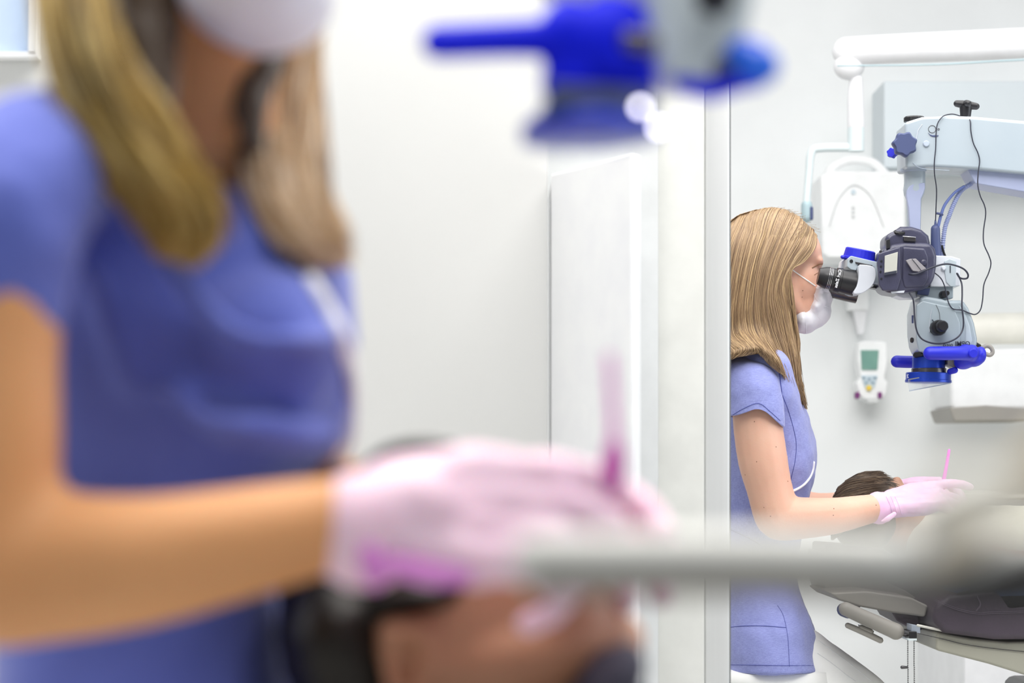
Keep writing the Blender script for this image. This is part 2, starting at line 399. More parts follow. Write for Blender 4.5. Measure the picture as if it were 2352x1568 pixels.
def text(name, s, loc, size, m, parent, rot=(PI/2, 0, 0), mirror=False, ext=.0003, bold=False):
    cu = bpy.data.curves.new(name, 'FONT'); cu.body = s; cu.size = size; cu.extrude = ext; cu.align_x = 'CENTER'; cu.align_y = 'CENTER'
    if bold: cu.offset = size*.02
    o = bpy.data.objects.new(name, cu); col.objects.link(o)
    dg = bpy.context.evaluated_depsgraph_get(); me = bpy.data.meshes.new_from_object(o.evaluated_get(dg))
    bpy.data.objects.remove(o); me.transform(Matrix.Translation(loc) @ (rot if isinstance(rot, Matrix) else Matrix.Rotation(rot[1], 4, 'Y') @ Matrix.Rotation(rot[0], 4, 'X')) @ Matrix.Diagonal((-1 if mirror else 1, 1, 1, 1)))
    if mirror: me.flip_normals()
    me.materials.clear(); me.materials.append(M[m]); o = bpy.data.objects.new(name, me); col.objects.link(o); o.parent = parent
    return o
# ================================================================== THE ROOM
struct(wbox('floor', (-2.6, -.6, -.06), (3.2, 6.9, 0), 'floor'))
a = W(1258, 0, 3.3)
struct(wbox('wall_left', (-2.6, 3.3, 0), (a.x, 3.4, 2.6), 'wall'))
struct(wbox('wall_back', (-2.6, 6.4, 0), (3.2, 6.5, 2.6), 'wall_far'))
struct(box('wall_return', 1258, 1512, -400, 2350, 3.62, 3.70, 'gpanel', Yr=3.62))
struct(box('trim_1', 1511, 1618, -400, 2350, 3.66, 3.80, 'panel', bev=.002))
struct(box('trim_2', 1619, 1676, -400, 2350, 3.72, 3.78, 'alu', bev=.004))
struct(box('trim_3', 1676, 1678.5, -400, 2350, 3.73, 3.775, 'gasket'))
# window at the far left behind the near woman's hair
wn = box('window_1', -330, 70, -380, 118, 3.285, 3.299, 'winglass'); struct(wn)
for nm, xx in (('window_frame', (-330, -318, -380, 118)), ('window_frame', (64, 82, -380, 124)), ('window_sill', (-340, 84, 118, 132))):
    box(nm, xx[0], xx[1], xx[2], xx[3], 3.27, 3.298, 'wplast', wn, .001)
# glossy low cabinet whose side stands between the wall and the opening
cb = thing('side_cabinet', 'glossy bright white cabinet standing before the grey strip left of the opening', 'cabinet')
def quad_box(name, pts, h0, h1, m, parent):
    bm = bmesh.new(); lo = [bm.verts.new((x, y, h0)) for x, y in pts]; hi = [bm.verts.new((x, y, h1)) for x, y in pts]; n = len(pts)
    bm.faces.new(lo[::-1]); bm.faces.new(hi)
    for k in range(n): bm.faces.new((lo[k], lo[(k+1) % n], hi[(k+1) % n], hi[k]))
    bmesh.ops.recalc_face_normals(bm, faces=bm.faces)
    return obj(name, bm, m, parent, 30, [('BEVEL', dict(width=.002, segments=2, limit_method='ANGLE'))])
p0, p1 = W(1266, 400, 3.275), W(1451, 352, 3.06); zt = p1.z
quad_box('carcass', [(p0.x, p0.y), (p1.x, p1.y), (p1.x+.012, p1.y+.02), (p1.x+.012, 3.6), (p0.x, 3.6)], .08, zt, 'gloss', cb)
quad_box('plinth', [(p0.x+.01, p0.y+.015), (p1.x-.004, p1.y+.025), (p1.x, 3.59), (p0.x+.01, 3.59)], 0, .08, 'gpanel', cb)

# ================================================================== FAR WALL EQUIPMENT
hl = thing('unit_arm', 'thick white overhead arm with hanging handle and thin pale elbow bracket', 'equipment arm')
tube('boom', [(1944, 118, 5.5, 33), (2100, 110, 5.45, 34), (2352, 100, 5.4, 36), (2900, 76, 5.35, 39)], 30, 'wplast2', hl, 24)
tube('boom_underline', [(1925, 151, 5.4, 2), (2150, 148, 5.38, 2), (2352, 137, 5.34, 2.5), (2800, 118, 5.3, 3)], 2, 'teal', hl)
bm = bmesh.new(); ep(bm, 1950, 152, 5.5, 36, 32, .035); obj('knuckle', bm, 'wplast2', hl, 180)
tube('handle', [(1966, 185, 5.5, 16), (1965, 230, 5.5, 19), (1966, 290, 5.5, 20)], 16, 'wplast2', hl, 20)
tube('collar', [(1966, 292, 5.5, 19.5), (1966, 348, 5.5, 19.5)], 19, 'pale', hl, 24, 1, cap=False)
tube('bracket', [(1950, 339, 5.5, 10), (1885, 340, 5.5, 10), (1864, 350, 5.5, 10), (1858, 400, 5.5, 9), (1852, 470, 5.5, 9)], 9, 'pale', hl, 14)
tube('bracket_joint', [(1853, 472, 5.5, 13), (1853, 498, 5.5, 13)], 13, 'teal', hl, 16, 1)
tube('joint_pin', [(1864, 478, 5.46, 4), (1864, 502, 5.46, 4)], 4, 'navyp', hl, 10, 1)
wb = thing('wall_unit', 'white wall box with arched handle above, faint grey emblem on its front', 'wall box')
extr('housing', [(1872, 414), (1890, 404), (2060, 404), (2066, 420), (2066, 585), (2050, 600), (1890, 600), (1876, 590)], 6.2, .2, 'wplast', wb, 6)
tube('arch_handle', [(1900, 408, 6.16, 11), (1912, 385, 6.16, 11), (1940, 370, 6.16, 11), (1970, 367, 6.16, 11), (2005, 374, 6.16, 11), (2035, 402, 6.16, 11)], 11, 'wplast', wb, 14)
tube('cover_seam', [(1905, 520, 6.097, 1), (1925, 460, 6.097, 1), (1960, 425, 6.097, 1), (2000, 450, 6.097, 1), (2030, 520, 6.097, 1)], 1, 'gpanel', wb, 8)
lathe('emblem', W(1960, 441, 6.099), (0, -1, 0), [(0, .006), (.002, .006)], 'keypad', wb)
for yy in (474, 484, 494): box('emblem_mark', 1957, 1963, yy, yy+5, 6.096, 6.1, 'gpanel', wb)
wk = thing('wall_socket_bracket', 'small white bracket on the wall under the arched box', 'bracket')
box('plate', 1948, 1996, 664, 712, 6.34, 6.4, 'wplast', wk, .006); extr('hook', [(1958, 712), (1990, 712), (1982, 765), (1970, 770)], 6.37, .04, 'wplast2', wk, 2)
cbn = thing('wall_cabinet', 'pale blue grey frosted wall cabinet behind the microscope arm', 'cabinet')
box('cabinet_body', 2030, 2800, 186, 385, 6.2, 6.4, 'cabin', cbn, .004)  # plain pale blue grey box on the far wall
# wall display
wd = thing('wall_display', 'small white wall controller with green screen, yellow button and purple lugs', 'controller')
Yd = 6.33
extr('case', [(1966, 790), (1978, 785), (2020, 785), (2031, 790), (2033, 830), (2026, 870), (2034, 880), (2030, 905), (2018, 918), (1980, 918), (1968, 905), (1962, 880), (1972, 868), (1965, 830)], Yd, .08, 'wplast', wd, 3)
extr('display', [(1977, 804), (2018, 804), (2015, 849), (1979, 849)], Yd-.041, .006, 'screen', wd, .6)
extr('keypad', [(1978, 862), (2016, 862), (2009, 888), (1998, 896), (1986, 888)], Yd-.041, .006, 'keypad', wd, .6)
for kx, ky in ((1984, 867), (1997, 870), (2010, 867), (1990, 878), (2005, 878)): box('key', kx-3, kx+3, ky-2, ky+2, Yd-.048, Yd-.044, 'keyd', wd)
lathe('start_button', W(1995.5, 891, Yd-.044), (0, -1, 0), [(0, .0072), (.004, .0072), (.006, .005)], 'yellow', wd)
for lx in (1970.5, 2022): box('lug', lx-5, lx+4.5, 900, 915, Yd-.05, Yd-.02, 'purple', wd, .003)
extr('cradle', [(1980, 914), (2018, 914), (2010, 926), (1988, 926)], Yd, .09, 'gpanel', wd, 2)
# dispenser
dp = thing('towel_dispenser', 'large rounded white dispenser box with dark grey bottom lip, right background', 'dispenser')
Yp = 6.1
extr('housing', [(2160, 830), (2180, 808), (2700, 800), (2700, 942), (2165, 946), (2157, 930)], Yp, .3, 'wplast', dp, 12)
extr('lip', [(2157, 940), (2240, 934), (2340, 942), (2352, 968), (2168, 970)], Yp-.05, .28, 'tan', dp, 4)
rl = thing('paper_roll_holder', 'cream rounded roll cover above the dispenser box', 'roll cover')
tube('roll_cover', [(2235, 755, 6.15, 36), (2800, 748, 6.15, 38)], 36, 'cream', rl, 30, 1)
tube('mount_bracket', [(2400, 755, 6.22, 10), (2400, 755, 6.39, 10)], 10, 'gpanel', rl, 10, 1)
ct = thing('counter_shelf', 'cream counter edge low behind the gloved hands at the right', 'counter')
box('worktop', 2205, 2900, 1134, 1143, 5.7, 6.4, 'cream', ct, .003); box('cupboard', 2215, 2890, 1143, 1960, 5.75, 6.4, 'wplast2', ct, .003)

# ================================================================== MICROSCOPE IN FOCUS
Ym = 4.3
ms = thing('surgical_microscope', 'sharply seen grey operating microscope with cobalt blue handles hanging from a swing arm', 'microscope')
extr('swing_arm', [(2068, 290), (2090, 283), (2108, 277.5), (2160, 275.5), (2226, 278), (2352, 289.5), (2620, 312), (2620, 438), (2352, 408), (2213, 395), (2160, 392), (2121, 390.5), (2070, 393.5)], Ym, .10, 'grey', ms, 7, 4)
extr('arm_top_cover', [(2104, 279), (2160, 274.5), (2226, 276.5), (2352, 287.5), (2620, 310), (2620, 314), (2352, 292), (2226, 281), (2160, 279), (2106, 281)], Ym, .088, 'light', ms, 1)
tube('arm_panel_line', [(2103, 330, Ym-.0505), (2108, 302, Ym-.051), (2118, 286, Ym-.051)], .8, 'light', ms, 6)
tube('arm_panel_line', [(2097, 374, Ym-.0505), (2112, 385, Ym-.051), (2140, 389, Ym-.0505), (2180, 391, Ym-.0505)], .6, 'grey2', ms, 6)
extr('lower_arm', [(2213, 394), (2352, 406), (2620, 432), (2620, 500), (2352, 448), (2231, 427)], Ym+.005, .075, 'lav', ms, 3)
p = W(2099, 392, Ym); kk = K(Ym)
lathe('arm_collar', W(2097.5, 388, Ym), (0, 0, -1), [(0, 30*kk), (6*kk, 30*kk), (7.5*kk, 27*kk)], 'grey2', ms)
bm = bmesh.new()
rings_loft(bm, [(2101, 392, Ym, 24, .0185), (2101, 420, Ym, 24, .0185), (2100, 436, Ym, 25, .019), (2099, 447, Ym, 22.5, .018), (2099, 458, Ym, 17.5, .0155), (2099, 480, Ym, 16.5, .014), (2099, 545, Ym, 15, .0125)], 40, 2.4)
obj('drop_post', bm, 'grey', ms, 40)
extr('post_cover', [(2081, 450), (2082, 438), (2087, 429), (2096, 423), (2123, 420), (2123.5, 432), (2120, 444), (2114, 457), (2113, 530), (2089, 530), (2086, 480)], Ym-.0125, .012, 'lav', ms, 2)
star('clamp_star_knob', W(2075, 334, Ym-.055), (0, -1, 0), 29*kk, .022, 7, 'navyp', ms)
lathe('star_knob_shaft', W(2075, 334, Ym-.045), (0, -1, 0), [(0, 9*kk), (.015, 9*kk)], 'black', ms)
star('blue_star_knob', W(2052, 353, Ym-.01), (-.4, -1, 0), 12*kk, .018, 6, 'blue', ms)
tube('blue_knob_shaft', [(2056, 352, Ym-.015), (2070, 350, Ym)], 4, 'blue', ms, 10, 1)
lathe('disc_knob', W(2100, 282, Ym), (0, 0, 1), [(0, 14*kk), (2*kk, 14*kk), (2*kk, 23.5*kk), (11*kk, 23.5*kk), (14*kk, 21*kk)], 'black', ms, 72, .03, 36)
tk = tube('tee_knob', [(2213, 279, Ym), (2214, 262, Ym)], 8, 'black', ms, 18, 1)
lathe('knob_stem', W(2217.5, 268, Ym), (.03, 0, 1), [(0, 12*kk), (4*kk, 12.5*kk), (24*kk, 14.5*kk)], 'black', tk)
for q in ((-1, 0, .14), (1, -.05, -.16)):
    c = W(2220, 241, Ym); d = Vector(q).normalized(); bm = bmesh.new(); add_tube(bm, [c, c+d*10*kk, c+d*22*kk], [9.5*kk, 9.5*kk, 8*kk], 16)
    obj('knob_wing', bm, 'black', tk, 180)
bm = bmesh.new(); c = W(2219, 239, Ym); add_tube(bm, [c+Vector((0, -.004, 0)), c+Vector((0, -.02, -.002))], [9*kk, 7.5*kk], 16); obj('knob_wing', bm, 'black', tk, 180)
# ring mark, crescent, screw on the arm side
def ring(name, px, py, Y, R, r, m, parent, a0=0, a1=360):
    pts = [(px+R*math.cos(math.radians(a0+(a1-a0)*i/24)), py+R*math.sin(math.radians(a0+(a1-a0)*i/24)), Y) for i in range(25)]
    return tube(name, pts, r, m, parent, 6, 1)
ring('ring_mark', 2141, 296.5, Ym-.0505, 8.5, .6, 'steel', ms)
extr('crescent_mark', [(2132, 305), (2136, 309), (2142, 311), (2149, 310.5), (2156, 311), (2151, 314.5), (2143, 314), (2136, 311)], Ym-.0503, .002, 'navyp', ms, 0)
ring('small_ring', 2156, 297, Ym-.0505, 2, .5, 'steel', ms)
lathe('cap_screw', W(2126.5, 330.5, Ym-.048), (0, -1, 0), [(0, 7*kk), (.005, 7*kk), (.006, 5.5*kk)], 'grey2', ms)
# hoses
hs = [(2232, 421, Ym), (2208, 438, Ym), (2192, 466, Ym), (2180, 496, Ym), (2171, 521, Ym), (2166, 555, Ym), (2163, 596, Ym)]
q = spline(hs, 22); tube('corrugated_hose', [(x, y, z, 5.2+(.9 if i % 3 == 0 else -.5)) for i, (x, y, z) in enumerate(q)], 5, 'hose', ms, 12, 1)
tube('blue_cable', [(2214, 428, Ym-.01, 3), (2192, 443, Ym-.01, 3.2), (2171, 469, Ym-.01, 3.4), (2162, 492, Ym-.01, 3.6), (2156, 515, Ym-.01, 3.8), (2152, 530, Ym-.01, 3.6)], 3, 'bcable', ms)
tube('cable_clip', [(2151, 489.5, Ym-.016, 2.5), (2159, 491, Ym-.016, 2.8), (2165, 493, Ym-.016, 2.2)], 2, 'navyp', ms, 8)
tube('corner_cable', [(2164, 565, Ym-.006, 2.5), (2168, 580, Ym-.006, 2.5), (2174, 594, Ym-.006, 2.5)], 2.5, 'black', ms, 8)
h2 = tube('cable_plug', [(2148.5, 526, Ym-.018, 10.5), (2149, 560, Ym-.018, 11.5), (2150.5, 588, Ym-.018, 12)], 11, 'navyp', ms, 18, 2)
tube('plug_neck', [(2148.5, 506, Ym-.018, 1.8), (2149, 520, Ym-.018, 4)], 2, 'navyp', h2, 10, 1)
# cables
tube('arm_cable', [(2208, 267.5, Ym-.02), (2196, 263.5, Ym-.035), (2185, 262, Ym-.045), (2170, 265, Ym-.052), (2160, 273, Ym-.055), (2152.5, 287, Ym-.055), (2150, 310, Ym-.055), (2149, 342, Ym-.055), (2146, 374, Ym-.055), (2146.5, 400, Ym-.05), (2151, 434, Ym-.04), (2150, 475, Ym-.025), (2148.5, 510, Ym-.018)], 1.35, 'cable', ms, 8)
tube('loop_cable', [(2220, 272, Ym-.02), (2226, 274, Ym-.045), (2229, 280, Ym-.056), (2230, 301, Ym-.056), (2235.5, 328, Ym-.056), (2246, 351, Ym-.056), (2250, 370, Ym-.056), (2247, 395, Ym-.056), (2246, 425, Ym-.056), (2251.6, 450, Ym-.056), (2261, 471, Ym-.056), (2264, 492, Ym-.056), (2259, 530, Ym-.056), (2260, 560, Ym-.056), (2271, 586, Ym-.056), (2276, 604.5, Ym-.056), (2271, 626, Ym-.056), (2260, 653, Ym-.056), (2257, 687, Ym-.056), (2252, 711, Ym-.056), (2241, 721.5, Ym-.056), (2228, 719.5, Ym-.056), (2209, 712, Ym-.06), (2190, 709.5, Ym-.06), (2180, 698, Ym-.06), (2174, 677, Ym-.06), (2170, 658, Ym-.06), (2161, 639, Ym-.06), (2145, 625, Ym-.055), (2138, 620, Ym-.045)], 1.45, 'cable', ms, 8)
# binocular tube and eyepieces
ax = (W(1964, 650, Ym)-W(1886, 633, Ym)).normalized()
ey = lathe('eyepiece', W(1879, 633.5, Ym-.03), ax, [(0, 14*kk), (.3*kk, 19*kk), (9*kk, 22*kk), (14*kk, 24*kk), (22*kk, 25.5*kk), (24*kk, 24.5*kk), (38*kk, 25*kk), (40*kk, 28*kk), (52*kk, 29*kk), (53*kk, 27*kk), (60*kk, 27.5*kk), (86*kk, 28.5*kk), (88*kk, 22*kk)], 'black', ms, 48)
for d in (22, 25.5, 29): lathe('silver_ring', W(1879, 633.5, Ym-.03)+ax*d*kk, ax, [(0, 25.6*kk), (.3*kk, 26.1*kk), (1*kk, 26.1*kk), (1.3*kk, 25.6*kk)], 'chrome', ey, 48)
zr = Matrix.Rotation(math.radians(-76), 4, 'Y') @ Matrix.Rotation(PI/2, 4, 'X')
text('barrel_lettering', 'Carl', W(1928, 627.5, Ym-.0535), .0078, 'textw', ey, zr, True, .0004, True)
text('barrel_lettering', 'Zeiss', W(1922, 650, Ym-.0535), .0078, 'textw', ey, zr, True, .0004, True)
ax2 = (W(1960, 680, Ym)-W(1900, 668, Ym)).normalized()
lathe('rear_eyepiece', W(1888, 655, Ym+.034), ax2, [(0, 14*kk), (.3*kk, 19*kk), (10*kk, 22*kk), (22*kk, 24*kk), (60*kk, 26*kk), (84*kk, 26*kk)], 'steel', ms, 40)
extr('tube_housing', [(1968, 611), (1986, 612), (2001, 617), (2006, 630), (2004, 645), (1997, 659), (1985, 670), (1970, 677), (1954, 676), (1962, 660), (1966, 640), (1966, 622)], Ym-.025, .066, 'light', ms, 4, 4, 45, 4)
extr('tube_housing_rear', [(1955, 640), (1990, 640), (1984, 668), (1966, 680), (1946, 682), (1934, 676)], Ym+.034, .05, 'grey2', ms, 4)
extr('tube_bracket', [(1942, 597), (1950, 590), (2010, 604), (2014, 640), (2013, 655), (2003, 652), (2006, 632), (2003, 616), (1968, 607), (1962, 624), (1950, 622), (1941, 615)], Ym-.01, .05, 'grey', ms, 2)
extr('bracket_slot', [(1964, 601), (2003, 609), (2004, 614), (1966, 606)], Ym-.0355, .004, 'steel', ms, .5)
lathe('bracket_screw', W(1955, 600, Ym-.033), (0, -1, 0), [(0, 4*kk), (.003, 4*kk)], 'black', ms)
extr('bracket_back', [(1930, 600), (1945, 592), (2000, 600), (1995, 640), (1950, 625), (1926, 620)], Ym+.03, .03, 'light', ms, 3)
bx = Vector((.19, -.10, 1)).normalized(); cb_ = W(1972, 598, Ym)
kn = lathe('blue_knob', cb_, bx, [(0, 37*kk), (5*kk, 38*kk), (6*kk, 36*kk), (24*kk, 34*kk), (26*kk, 31*kk)], 'blue', ms, 96, .012, 48)
lathe('knob_rim', W(1972, 600, Ym)+bx*1*kk, bx, [(0, 36*kk), (1*kk, 40*kk), (5*kk, 40*kk), (6*kk, 38*kk)], 'blue', kn, 48)
tube('knob_tab', [(1935, 590, Ym-.01, 4.5), (1945, 592, Ym-.01, 4.5)], 4.5, 'blue', kn, 12, 1)
extr('dark_link', [(1996, 661), (2016, 654), (2060, 656), (2060, 664), (2020, 666)], Ym, .03, 'black', ms, .8)
# stills camera
cm = thing('stills_camera', 'black camera with bright rear screen mounted between eyepieces and microscope body', 'camera')
Yc = Ym-.03
extr('camera_body', [(2018, 581), (2026, 574), (2040, 566), (2070, 560), (2128, 562), (2139, 575), (2143, 594), (2142, 618), (2138, 640), (2130, 660), (2112, 668), (2094, 671.5), (2056, 679), (2024, 674), (2016, 661), (2015, 629), (2013.5, 602)], Yc, .085, 'camb', cm, 12, 6)
extr('prism_hump', [(2027, 546), (2040, 537.5), (2051, 533), (2062, 524), (2087, 524), (2110, 531), (2126, 545), (2130, 562), (2124, 580), (2040, 582), (2026, 574)], Yc, .07, 'camb', cm, 11, 6)
extr('rear_shell', [(2014, 603), (2019, 582), (2030, 578), (2067, 567), (2068, 640), (2060, 668), (2026, 668), (2018, 655)], Yc-.044, .012, 'camb', cm, 3)
extr('rear_screen', [(2032, 587.5), (2062, 578.5), (2059.5, 627), (2031, 632)], Yc-.052, .004, 'lcd', cm, .8)
extr('screen_caption', [(2031.5, 626), (2059.6, 621), (2059.2, 627), (2031, 632)], Yc-.0545, .001, 'textd', cm, 0)
extr('viewfinder_cup', [(2034, 552), (2043, 549), (2043.5, 570), (2034.5, 573)], Yc-.037, .014, 'black', cm, 1)
extr('hot_shoe', [(2075, 544), (2102, 546), (2103, 555), (2075, 553)], Yc-.037, .008, 'steel', cm, .8)
tube('shoe_edge', [(2074, 542.5, Yc-.041), (2088, 543.5, Yc-.042), (2103, 545, Yc-.041)], 1, 'chrome', cm, 6, 1)
fp = extr('port_door', [(2080, 598), (2090, 594.5), (2103, 594), (2127, 617), (2110, 624), (2096, 622)], Yc-.052, .006, 'flap', cm, 1)
tube('door_crease', [(2095, 595, Yc-.056), (2105, 607, Yc-.056), (2116, 621, Yc-.056)], .7, 'textd', fp, 6, 1)
extr('side_grip', [(2072, 566), (2124, 570), (2132, 590), (2133, 640), (2122, 660), (2076, 662), (2070, 640)], Yc-.039, .012, 'camb', cm, 6, 5)
lathe('side_button', W(2121, 603, Yc-.045), (0, -1, 0), [(0, 7*kk), (.004, 6.5*kk), (.005, 4*kk)], 'camb', cm)
lathe('strap_lug', W(2022, 578, Yc-.04), (0, -1, 0), [(0, 3*kk), (.004, 3*kk)], 'steel', cm)
for bx_, by in ((2024, 600), (2023, 612), (2022, 624), (2024, 640)): lathe('rear_button', W(bx_, by, Yc-.048), (0, -1, 0), [(0, 2.4*kk), (.0035, 2.2*kk)], 'black', cm)
extr('base_label', [(2046, 669.5), (2078, 667), (2076, 672), (2048, 673.5)], Yc-.0435, .002, 'light', cm, 0)
lathe('side_dial', W(2066, 535, Yc-.03), (0, -.4, 1), [(0, 13*kk), (4*kk, 13*kk), (5*kk, 11*kk)], 'black', cm, 60, .03, 30)
# camera cable
cc = tube('camera_cable', [(2089, 629, Yc-.056, 3), (2098, 630, Yc-.064, 3.2), (2110, 627, Yc-.066, 2.2), (2131, 618, Yc-.066), (2153, 610, Yc-.066), (2174, 606, Yc-.064), (2196, 610, Yc-.05), (2214, 618, Yc-.04), (2223, 629, Yc-.035), (2222, 638, Yc-.03), (2213, 640, Yc-.03), (2204, 637, Yc-.03), (2198, 628, Yc-.03)] and
     [(a[0], a[1], a[2], a[3] if len(a) == 4 else 2.1) for a in [(2089, 629, Yc-.056, 3), (2098, 630, Yc-.064, 3.2), (2110, 627, Yc-.066), (2131, 618, Yc-.066), (2153, 610, Yc-.066), (2174, 606, Yc-.064), (2196, 610, Yc-.05), (2214, 618, Yc-.04), (2223, 629, Yc-.035), (2222, 638, Yc-.03), (2213, 640, Yc-.03), (2204, 637, Yc-.03), (2198, 628, Yc-.03)]], 2, 'cable', None, 8)
tag(cc, 'thick dark cable looping out of the camera port door over the white block', 'cable')
cc = tube('hanging_cable', [(2199, 628, Yc-.015), (2203, 636, Yc-.02), (2209, 652, Yc-.03), (2210, 674, Yc-.035), (2209.5, 704, Yc-.04), (2213, 736, Yc-.04), (2211, 757, Yc-.04), (2201, 773, Yc-.045), (2182, 784, Yc-.045), (2158, 789, Yc-.045), (2134, 786, Yc-.045), (2115, 776, Yc-.045), (2105, 757, Yc-.045), (2101, 730, Yc-.045), (2099, 698, Yc-.045), (2096, 684, Yc-.045), (2089, 673, Yc-.04)], 1.9, 'cable', None, 8)
tag(cc, 'black cable hanging in a U below the camera across the grey microscope body', 'cable')
# white connector block and neck
extr('connector_block', [(2130, 592), (2142, 591), (2177, 592.5), (2197.5, 599), (2195.5, 661), (2150, 663), (2128, 662)], Ym, .08, 'light', ms, 3)
extr('block_side', [(2168, 600), (2180, 594), (2196, 600), (2194, 659), (2182, 658), (2172, 648), (2168, 620)], Ym-.039, .006, 'grey', ms, 2)
lathe('block_screw', W(2166, 616.5, Ym-.038), (0, -1, 0), [(0, 6*kk), (.005, 6*kk), (.009, 3.5*kk)], 'light', ms)
for k in range(6): box('print_mark', 2181.5, 2184, 610+k*2.8, 611.6+k*2.8, Ym-.0435, Ym-.042, 'textd', ms)
extr('neck', [(2104, 662), (2182, 660), (2182, 688), (2150, 694), (2106, 688), (2100, 672)], Ym, .065, 'greyO', ms, 3)
extr('neck_slot', [(2108, 665), (2136, 662), (2132, 678), (2106, 676)], Ym-.033, .006, 'navyp', ms, 1)
extr('under_mount', [(2044, 672), (2098, 671), (2100, 686), (2070, 687), (2052, 681)], Ym, .05, 'light', ms, 2)
kb = lathe('small_knob', W(2163, 677, Ym-.033), (.15, -1, 0), [(0, 7*kk), (.004, 8.5*kk), (.016, 8.5*kk), (.018, 7*kk)], 'black', ms, 40, .03, 16)
lathe('small_knob_cap', W(2171, 674, Ym-.036), (.15, -1, 0), [(0, 5.5*kk), (.012, 5.5*kk), (.0135, 4.5*kk)], 'black', kb, 30)
# main optical body
extr('optics_body', [(2101, 690), (2108, 683), (2150, 691), (2160, 694), (2200, 694), (2212, 712), (2225, 746), (2232, 781), (2231, 800), (2200, 822), (2150, 824), (2106, 814), (2098, 795), (2094, 768), (2093.5, 720), (2099, 700)], Ym, .11, 'greyO', ms, 9, 5)
extr('optics_front_cover', [(2103, 700), (2118, 690), (2160, 700), (2190, 705), (2204, 740), (2206, 790), (2190, 812), (2110, 808), (2103, 780)], Ym-.053, .01, 'greyO', ms, 4, 4)
extr('optics_side_fin', [(2196, 696), (2212, 714), (2225, 748), (2231, 782), (2226, 796), (2214, 790), (2214, 750), (2206, 718)], Ym-.045, .022, 'grey', ms, 3)
tube('cover_highlight', [(2140, 712, Ym-.0575, 3), (2136, 735, Ym-.0575, 4), (2135, 760, Ym-.0575, 3.5)], 3, 'light', ms, 8, 3, flat=.2)
tube('body_seam', [(2150, 700, Ym-.0585), (2157, 716, Ym-.0585), (2159, 734, Ym-.0585)], .5, 'steel', ms, 6)
extr('side_badge', [(2094, 724), (2098, 724), (2098, 742), (2094, 742)], Ym-.03, .004, 'navyp', ms, .5)
zk = lathe('zoom_knob', W(2151, 753.5, Ym-.056), (.1, -1, 0), [(0, 13*kk), (.003, 17*kk), (.018, 17.5*kk), (.021, 15*kk)], 'black', ms, 60, .02, 20)
lathe('zoom_knob_grip', W(2160, 750, Ym-.076), (.1, -1, 0), [(0, 12.5*kk), (.016, 12.5*kk), (.019, 10*kk)], 'black', zk, 48, .02, 16)
extr('zoom_pointer', [(2140, 734), (2142, 733), (2145, 738), (2143.5, 738.5)], Ym-.0595, .001, 'textd', ms, 0)
lathe('side_screw', W(2096, 781, Ym-.02), (-1, -.4, 0), [(0, 6*kk), (3*kk, 6*kk)], 'steel', ms)
text('body_lettering', 'pico', W(2177, 791.5, Ym-.0595), .0105, 'textd', ms, mirror=True)
text('body_lettering', 'OPMI', W(2211, 789.5, Ym-.0595), .0112, 'textd', ms, mirror=True, bold=True)
# blue handles
hn = tube('front_handle', [(2136, 811, Ym-.085, 15.5), (2165, 811, Ym-.085, 15.8), (2200, 811, Ym-.08, 16), (2226, 811, Ym-.07, 17)], 16, 'blue', ms, 24)
bm = bmesh.new()
ep(bm, 2214, 808, Ym-.05, 18, 18, .03); ep(bm, 2231, 811, Ym-.055, 18, 20, .028); ep(bm, 2216, 828, Ym-.04, 26, 20, .022, -18); ep(bm, 2252, 815, Ym-.045, 13, 20, .02); ep(bm, 2240, 826, Ym-.045, 22, 16, .02, -20)
organic('handle_knuckle', bm, 'blue', hn, .002, 5)
lathe('knuckle_button', W(2234, 812, Ym-.082), (.1, -1, 0), [(0, 11*kk), (.004, 11*kk), (.006, 9*kk)], 'blue', hn)
tube('rear_handle', [(2060, 830, Ym+.06, 14), (2095, 831, Ym+.06, 14), (2140, 828, Ym+.05, 14), (2200, 822, Ym+.03, 14)], 14, 'blue', ms, 24)
lathe('lens_barrel', W(2133, 812, Ym-.01), (0, 0, -1), [(0, 36*kk), (8*kk, 37*kk), (9*kk, 38*kk), (36*kk, 37.5*kk)], 'blued', ms, 60)
tube('barrel_collar', [(2104, 815, Ym-.035, 7), (2116, 813, Ym-.042, 6)], 6, 'black', ms, 12, 1)
lathe('lens_ring', W(2133.5, 846, Ym-.01), (0, 0, -1), [(0, 39*kk), (1*kk, 40*kk), (10*kk, 40*kk)], 'steel', ms, 60)
ld = lathe('lens_mount_disc', W(2132.5, 856, Ym-.01), (-.02, 0, -1), [(0, 50*kk), (1.5*kk, 51.5*kk), (16*kk, 51.5*kk), (17*kk, 53*kk), (22*kk, 53*kk), (23*kk, 50*kk)], 'blued', ms, 72)
text('disc_digit', '2', W(2085, 864, Ym-.032), .009, 'textw', ld, Matrix.Rotation(math.radians(-58), 4, 'Z') @ Matrix.Rotation(PI/2, 4, 'X'), True)
extr('splash_shield', [(2085, 873), (2089, 897), (2184, 880), (2184, 875)], Ym-.03, .002, 'glass', ms, 0)
extr('shield_edge', [(2088, 896.5), (2184, 878.5), (2184, 880.5), (2088.5, 898.5)], Ym-.031, .003, 'grey2', ms, 0)
extr('shield_clip', [(2087, 870), (2110, 866), (2112, 868), (2087, 873)], Ym-.055, .003, 'chrome', ms, 0)
tube('blue_latch', [(2182, 853, Ym-.03, 7), (2193, 850, Ym-.035, 7.5)], 7, 'blue', ms, 14, 1)
extr('grey_link', [(2172, 822), (2192, 828), (2200, 842), (2188, 846), (2172, 838)], Ym-.01, .04, 'tan', ms, 2)
tube('dark_connector', [(2233, 783, Ym-.01, 4), (2240, 790, Ym-.01, 5.5), (2250, 794, Ym-.01, 4)], 4, 'black', ms, 12)
